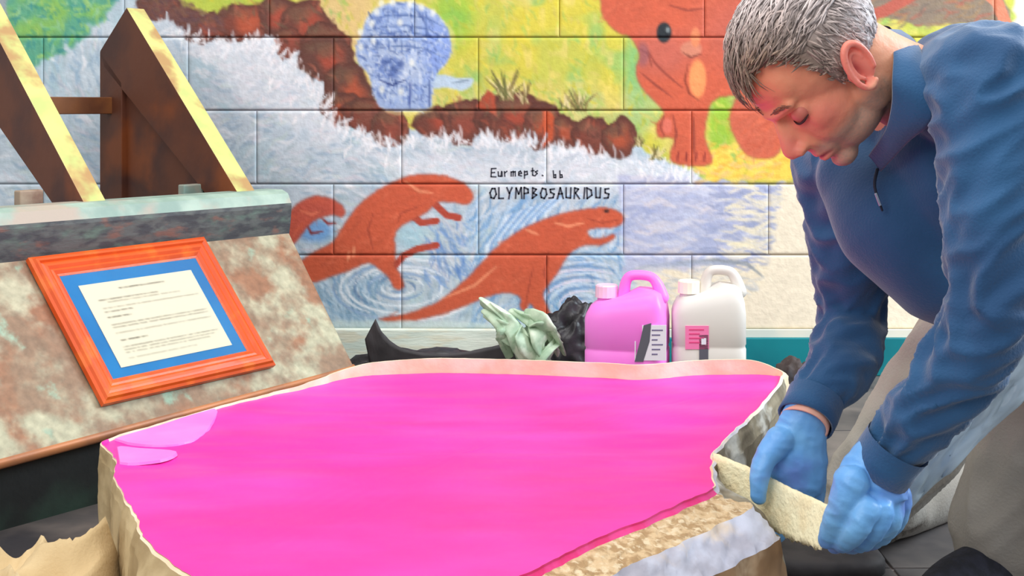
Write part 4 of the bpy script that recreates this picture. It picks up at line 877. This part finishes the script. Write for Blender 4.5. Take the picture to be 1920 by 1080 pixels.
shoe(Vector((ANf.x+.03, ANf.y+.04, 0)), math.radians(215))

# ================================================================== jerrycans behind the mould
def jerrycan(name, x0, x1, ytop, d, mbody, mcap, label, rot, grp=None):
    cx = (x0+x1)/2; base = P(cx, 0, d); hw = (x1-x0)/2/F*d; top = P(cx, ytop, d).z
    r = thing(name, (base.x, d, 0), label, 'jerrycan'); c, s = math.cos(rot), math.sin(rot); ax, ay = Vector((c, s, 0)), Vector((-s, c, 0)); O = Vector((base.x, d, 0)); dp = hw*.72
    sh = top-.070
    # body: stacked rounded rectangles with ribs and a sloping shoulder
    V = []; K = 48; lv = [(0.002, .90), (.01, .97), (.03, 1.0), (sh*.35, 1.0), (sh*.36, .982), (sh*.38, .982), (sh*.39, 1.0), (sh*.62, 1.0), (sh*.63, .978), (sh*.65, .978), (sh*.66, 1.0), (sh-.035, 1.0), (sh-.012, .965), (sh+.006, .86), (sh+.014, .70), (sh+.018, .3)]
    for z, k in lv:
        for i in range(K):
            a = 2*math.pi*(i+.5)/K; e = .32; ca_, sa = math.cos(a), math.sin(a); px = abs(ca_)**e*math.copysign(1, ca_); py = abs(sa)**e*math.copysign(1, sa)
            tilt = .0 if z < sh-.03 else (px*.5+.5)*.028*min(1, (z-sh+.035)/.04)
            V.append(O+ax*px*hw*k+ay*py*dp*k+Z3*(z+tilt-(.012 if z > sh-.03 else 0)))
    n = len(lv); Fc = [(j*K+i, j*K+(i+1) % K, (j+1)*K+(i+1) % K, (j+1)*K+i) for j in range(n-1) for i in range(K)]+[tuple(range(K))[::-1], tuple((n-1)*K+i for i in range(K))]
    obj('body', V, Fc, mbody, r, True)
    # moulded handle: loop from behind the neck to the far shoulder
    bm = bmesh.new(); z0 = sh+.008; pts = [O-ax*hw*.10+Z3*(z0-.004), O-ax*hw*.04+Z3*(top-.026), O+ax*hw*.12+Z3*(top-.010), O+ax*hw*.55+Z3*(top-.011), O+ax*hw*.74+Z3*(top-.028), O+ax*hw*.86+Z3*(z0+.004)]
    tube_bm(bm, pts, [.015, .0125, .0115, .0115, .013, .016], 16, sub=6); link('handle', from_bm(bm), mbody, r, True)
    bm = bmesh.new(); q = O-ax*hw*.52; tube_bm(bm, [q+Z3*(sh-.004), q+Z3*(sh+.016)], [.022, .022], 24, sub=1, caps=False); link('neck', from_bm(bm), mbody, r, True)
    bm = bmesh.new(); K2 = 32; rr_ = []
    for z, rad in ((sh+.008, .026), (sh+.034, .0255), (sh+.037, .023)): rr_.append([bm.verts.new(q+Z3*z+(ax*math.cos(2*math.pi*k/K2)+ay*math.sin(2*math.pi*k/K2))*rad*(1+.03*(k % 2))) for k in range(K2)])
    for a, b in zip(rr_, rr_[1:]):
        for k in range(K2): bm.faces.new((a[k], a[(k+1) % K2], b[(k+1) % K2], b[k]))
    bm.faces.new(rr_[-1]); link('cap', from_bm(bm), mcap, r)
    return r, O, ax, ay, hw, dp, sh
M_pj = mat('pink_plastic', (255, 128, 230), .35, c2=(255, 146, 238), scale=4, spec=.4, sub=.15, subr=(1, .4, .8)); M_wj = mat('white_plastic', (226, 221, 214), .4, c2=(214, 208, 200), scale=5, sub=.2, subr=(1, .9, .8))
j1 = jerrycan('jerrycan', 1101, 1252, 508, 2.86, M_pj, mat('pink_white_cap', (250, 206, 232), .4), 'pink plastic jerrycan with white label behind the mould', math.radians(-14))
j2 = jerrycan('jerrycan', 1260, 1396, 499, 2.86, M_wj, mat('ivory_cap', (248, 240, 220), .4), 'white plastic jerrycan with small pink label behind the mould', math.radians(-6))
def decal(j, px0, px1, py0, py1, name, m, extra=()):
    r, O, ax, ay, hw, dp, sh = j; n = -ay; p0 = O+n*(dp+.0014)
    def q(x, y): return onplane(x, y, p0, n)
    bm = bmesh.new(); prism_bm(bm, [q(px0, py0), q(px1, py0), q(px1, py1), q(px0, py1)], -n*.003); o = link(name, from_bm(bm), m, r)
    for (a, b, c, d, mm) in extra:
        bm = bmesh.new(); prism_bm(bm, [q(a, b)+n*.0006, q(c, b)+n*.0006, q(c, d)+n*.0006, q(a, d)+n*.0006], -n*.001); link('label_print', from_bm(bm), mm, o)
    return o, q, n
M_lab = mat('label_paper', (238, 234, 246), .6); M_prt = mat('label_ink', (120, 110, 150), .7); M_plab = mat('pink_label', (248, 128, 180), .5); M_gink = mat('grey_ink', (92, 92, 104), .7)
decal(j1, 1204, 1249, 610, 676, 'label', M_lab, [(1222, 618+i*9, 1243-(i % 3)*5, 620.5+i*9, M_prt) for i in range(6)])
o, q, n = decal(j1, 1190, 1192, 640, 676, 'label_edge', M_lab)
V = [q(*p)+n*.001 for p in ((1207, 610), (1221, 606), (1218, 640), (1206, 678), (1190, 678), (1200, 640))]; bm = bmesh.new(); prism_bm(bm, V, -n*.003); link('side_stripe', from_bm(bm), M_gink, j1[0])
decal(j2, 1285, 1329, 611, 655, 'label', M_plab, [(1292, 617+i*8, 1320-(i % 2)*8, 619.5+i*8, mat('red_ink', (226, 70, 130), .6)) for i in range(4)])
decal(j2, 1311, 1328, 628, 676, 'label', M_gink, [(1315, 634, 1324, 646, M_lab)])
# ================================================================== things lying along the wall
M_blk = mat('black_rubber_sheet', (58, 54, 58), .55, c2=(40, 38, 42), scale=10, bump=.2); M_blk2 = mat('black_bag_plastic', (30, 30, 34), .4, c2=(54, 52, 56), scale=16, bump=.6, bscale=30)
pk = bmesh.new(); a, b = P(560, 634, 3.26), P(1085, 634, 3.30); tz_ = .110
q0, q1 = P(556, 617, 3.30), P(1190, 619, 3.33); prism_bm(pk, [q0, q1, Vector((q1.x, q1.y, .001)), Vector((q0.x, q0.y, .001))], Y3*.02, .003)
tag(link('plank', from_bm(pk), mat('pale_painted_wood', (232, 240, 224), .6, c2=(210, 222, 208), scale=6, c3=(226, 224, 200), scale3=9, stretch=(1, 1, 5), bump=.3), None), 'pale green-white board lying on edge along the foot of the mural', 'board')
def sheet(name, top, bot, th, m, lab, cat, wob=.004):
    o = ribbon(name, top, bot, th, m, None, 40, 8, wob); tag(o, lab, cat); return o
sheet('rubber_sheet', [P(704, 598, 2.98), P(720, 628, 2.97), P(758, 655, 2.96), P(830, 664, 2.95), P(900, 655, 2.95), P(985, 636, 2.96)], [P(684, 636, 2.98), P(704, 705, 2.97), P(760, 712, 2.96), P(830, 712, 2.95), P(900, 710, 2.95), P(985, 700, 2.96)], .006, M_blk, 'black rubber offcut with an upturned pointed end behind the mould', 'rubber')
def lump(name, c, r, m, lab, cat, amp=.3, seed=0, sq=4):
    bm = bmesh.new(); bmesh.ops.create_icosphere(bm, subdivisions=5, radius=1)
    for v in bm.verts:
        p = v.co.copy(); k = 1+amp*(1-abs(noise.noise(p*1.6+Vector((seed, 0, 0))))*2.2)*.5+amp*.5*(1-abs(noise.noise(p*3.7+Vector((seed, 3, 0))))*2.4)*.5
        v.co = Vector((p.x*r[0]*k, p.y*r[1]*k, max(p.z*r[2]*k, -r[2]*.9)))+c
    zmin = min(v.co.z for v in bm.verts)
    for v in bm.verts: v.co.z += .001-zmin if c.z-r[2] < .06 else 0
    o = link(name, from_bm(bm), m, None, True); tag(o, lab, cat); return o
lump('bin_bag', Vector((P(1078, 0, 3.24).x, 3.24, .08)), (.085, .05, .11), M_blk2, 'crumpled black plastic bag left of the pink jerrycan', 'bag', .45, 3)
lump('cloth_bundle', Vector((P(1488, 0, 2.72).x+.0, 2.72, .06)), (.05, .05, .088), mat('dark_brown_cloth', (70, 60, 58), .8, c2=(40, 36, 40), scale=20, bump=.5), 'small dark bundle on the floor just past the mould corner, beside the far sleeve', 'bundle', .4, 8)
low = lump('dark_cloth', Vector((P(800, 0, 3.14).x, 3.14, .045)), (.20, .06, .06), M_blk2, 'long low heap of black plastic along the wall below the pale board', 'plastic sheet', .35, 5)
# crumpled pale green netting: folded strips in a bundle
M_net = mat('pale_green_plastic', (196, 216, 190), .5, c2=(160, 188, 160), scale=26, c3=(226, 236, 216), scale3=18, bump=.6, bscale=40, spec=.4)
bm = bmesh.new(); r_ = random.Random(9)
strands = [((905, 566), (1035, 690)), ((925, 570), (1010, 700)), ((915, 590), (985, 660)), ((960, 585), (1046, 640)), ((985, 590), (1046, 625)), ((990, 600), (1040, 690)), ((950, 600), (1020, 690)), ((970, 610), (990, 700)), ((1005, 592), (1050, 660)), ((930, 600), (960, 660)), ((940, 640), (1040, 640)), ((1000, 690), (1046, 640)), ((985, 640), (990, 704))]
for (a, b) in strands:
    for k in range(2):
        j = lambda: r_.uniform(-7, 7); d_ = r_.uniform(2.86, 2.90); pts = [P(a[0]+j(), a[1]+j(), d_), P((a[0]*2+b[0])/3+j()*1.6, (a[1]*2+b[1])/3+j(), d_-.03), P((a[0]+2*b[0])/3+j()*1.6, (a[1]+2*b[1])/3+j(), d_-.03), P(b[0]+j(), b[1]+j(), d_)]
        tube_bm(bm, pts, [.007, .015+r_.uniform(0, .008), .016, .010], 10, flat=.22, flatdir=(r_.uniform(-1, 1), .6, r_.uniform(-1, 1)))
c_ = P(1000, 645, 2.88); ell_bm(bm, c_, (X3*.04, Y3*.022, Z3*.045)); ell_bm(bm, Vector((c_.x, 2.88, .075)), (X3*.05, Y3*.028, Z3*.074))
m_ = from_bm(bm); co = coords(m_); nr = normals(m_); v = np.array([1-abs(noise.noise(Vector((p[0]*40+p[2]*26, p[1]*40, p[2]*26-p[0]*20))))*2.4 for p in co]); setco(m_, co+nr*(v*.0015)[:, None])
tag(link('crumpled_netting', m_, M_net, None, True), 'crumpled bundle of pale green plastic in front of the swimming dinosaurs', 'plastic bundle')
# ================================================================== burlap cloth bottom left
M_burlap = mat('beige_cloth', (222, 200, 158), .9, c2=(200, 174, 130), scale=6, bump=.3, bscale=200)
def clothheap(name, outline, d0, d1, hts, m, lab, cat, seed=0, n=70):
    pass
V = []; nx, ny = 90, 60
x0, y0, x1, y1 = -.80, 1.30, -.50, 1.70
for j in range(ny+1):
    for i in range(nx+1):
        u, v = i/nx, j/ny; x = x0+(x1-x0)*u; y = y0+(y1-y0)*v
        wx = noise.noise(Vector((u*2, v*2, 4)))*.03
        edge = min(1, min(u*6, (1-u)*9, (1-v)*9, v*9)); edge = max(edge, 0)
        fold = (1-abs(noise.noise(Vector((u*3.4+v*1.2, v*2.0-u*1.2, 2))))*2.6); fold2 = (1-abs(noise.noise(Vector((u*6, v*6, 8))))*2.2)
        h = edge**.5*(.075+.062*u+.055*fold+.012*fold2)
        V.append(Vector((x+wx, y+noise.noise(Vector((u*3, v*2, 9)))*.05, max(h, .001)+.001)))
Fc = [(j*(nx+1)+i, j*(nx+1)+i+1, (j+1)*(nx+1)+i+1, (j+1)*(nx+1)+i) for j in range(ny) for i in range(nx)]
o = obj('burlap_cloth', V, Fc, M_burlap, None, True); s_ = o.modifiers.new('s', 'SOLIDIFY'); s_.thickness = .003; tag(o, 'crumpled beige sackcloth heaped on the floor beside the mould', 'cloth')
# white torn cloth at the foot of the mould, right
def drape(name, corners, nu, nv, m, lab, cat, amp, seed, parent=None, th=.0015):
    V = []; 
    for j in range(nv+1):
        for i in range(nu+1):
            u, v = i/nu, j/nv; a = corners[0].lerp(corners[1], u); b = corners[3].lerp(corners[2], u); p = a.lerp(b, v)
            k = noise.fractal(Vector((u*3+seed, v*3, 1)), 1, 2, 3); k2 = 1-abs(noise.noise(Vector((u*5+seed, v*1.5+u*2, 5))))*2.4
            e = noise.fractal(Vector((u*7, v*7, seed+9)), 1, 2, 3)*.012
            V.append(p+Vector((e, (k+k2*.5)*amp, e)))
    Fc = [(j*(nu+1)+i, j*(nu+1)+i+1, (j+1)*(nu+1)+i+1, (j+1)*(nu+1)+i) for j in range(nv) for i in range(nu)]
    o = obj(name, V, Fc, m, parent, True); s_ = o.modifiers.new('s', 'SOLIDIFY'); s_.thickness = th; tag(o, lab, cat); return o
drape('white_cloth', [P(1412, 1030, 1.66), P(1446, 1036, 1.68), P(1456, 1110, 1.62), P(1396, 1110, 1.60)], 20, 24, mat('white_rag', (236, 226, 216), .9, c2=(206, 190, 176), scale=20, bump=.4), 'white torn rag at the front right foot of the mould', 'rag', .02, 3)
# added pale sheet, stands in for the light-blue highlight between forearm and shin
M_sheet = mat('pale_highlight_sheet', (206, 228, 244), .3, c2=(176, 196, 206), scale=6, bump=.5, bscale=14, spec=.6, alpha=.82)
drape('highlight_sheet', [P(1680, 900, 1.585), P(1935, 620, 1.61), P(1930, 742, 1.615), P(1636, 1022, 1.625)], 44, 20, M_sheet, 'added pale blue sheet standing in for a highlight between the near forearm and the shin', 'plastic sheet', .010, 6)
# black kneeling pad under the far knee
bm = bmesh.new(); c = Vector((P(1530, 0, 1.98).x, 1.98, 0)); K = 36; rings = []
for z, k in ((.001, .92), (.006, 1), (.022, 1), (.030, .94), (.034, .8)): rings.append([bm.verts.new(c+Vector((.105*k*math.copysign(abs(math.cos(a))**.7, math.cos(a)), .075*k*math.copysign(abs(math.sin(a))**.7, math.sin(a)), z))) for a in (2*math.pi*i/K for i in range(K))])
for a, b in zip(rings, rings[1:]):
    for k in range(K): bm.faces.new((a[k], a[(k+1) % K], b[(k+1) % K], b[k]))
bm.faces.new(rings[-1]); bm.faces.new(rings[0][::-1]); o = link('kneeling_pad', from_bm(bm), mat('black_foam', (40, 38, 42), .7, c2=(60, 56, 58), scale=20, bump=.3), None, True); tag(o, 'black foam pad on the floor under the gloved hands', 'pad')
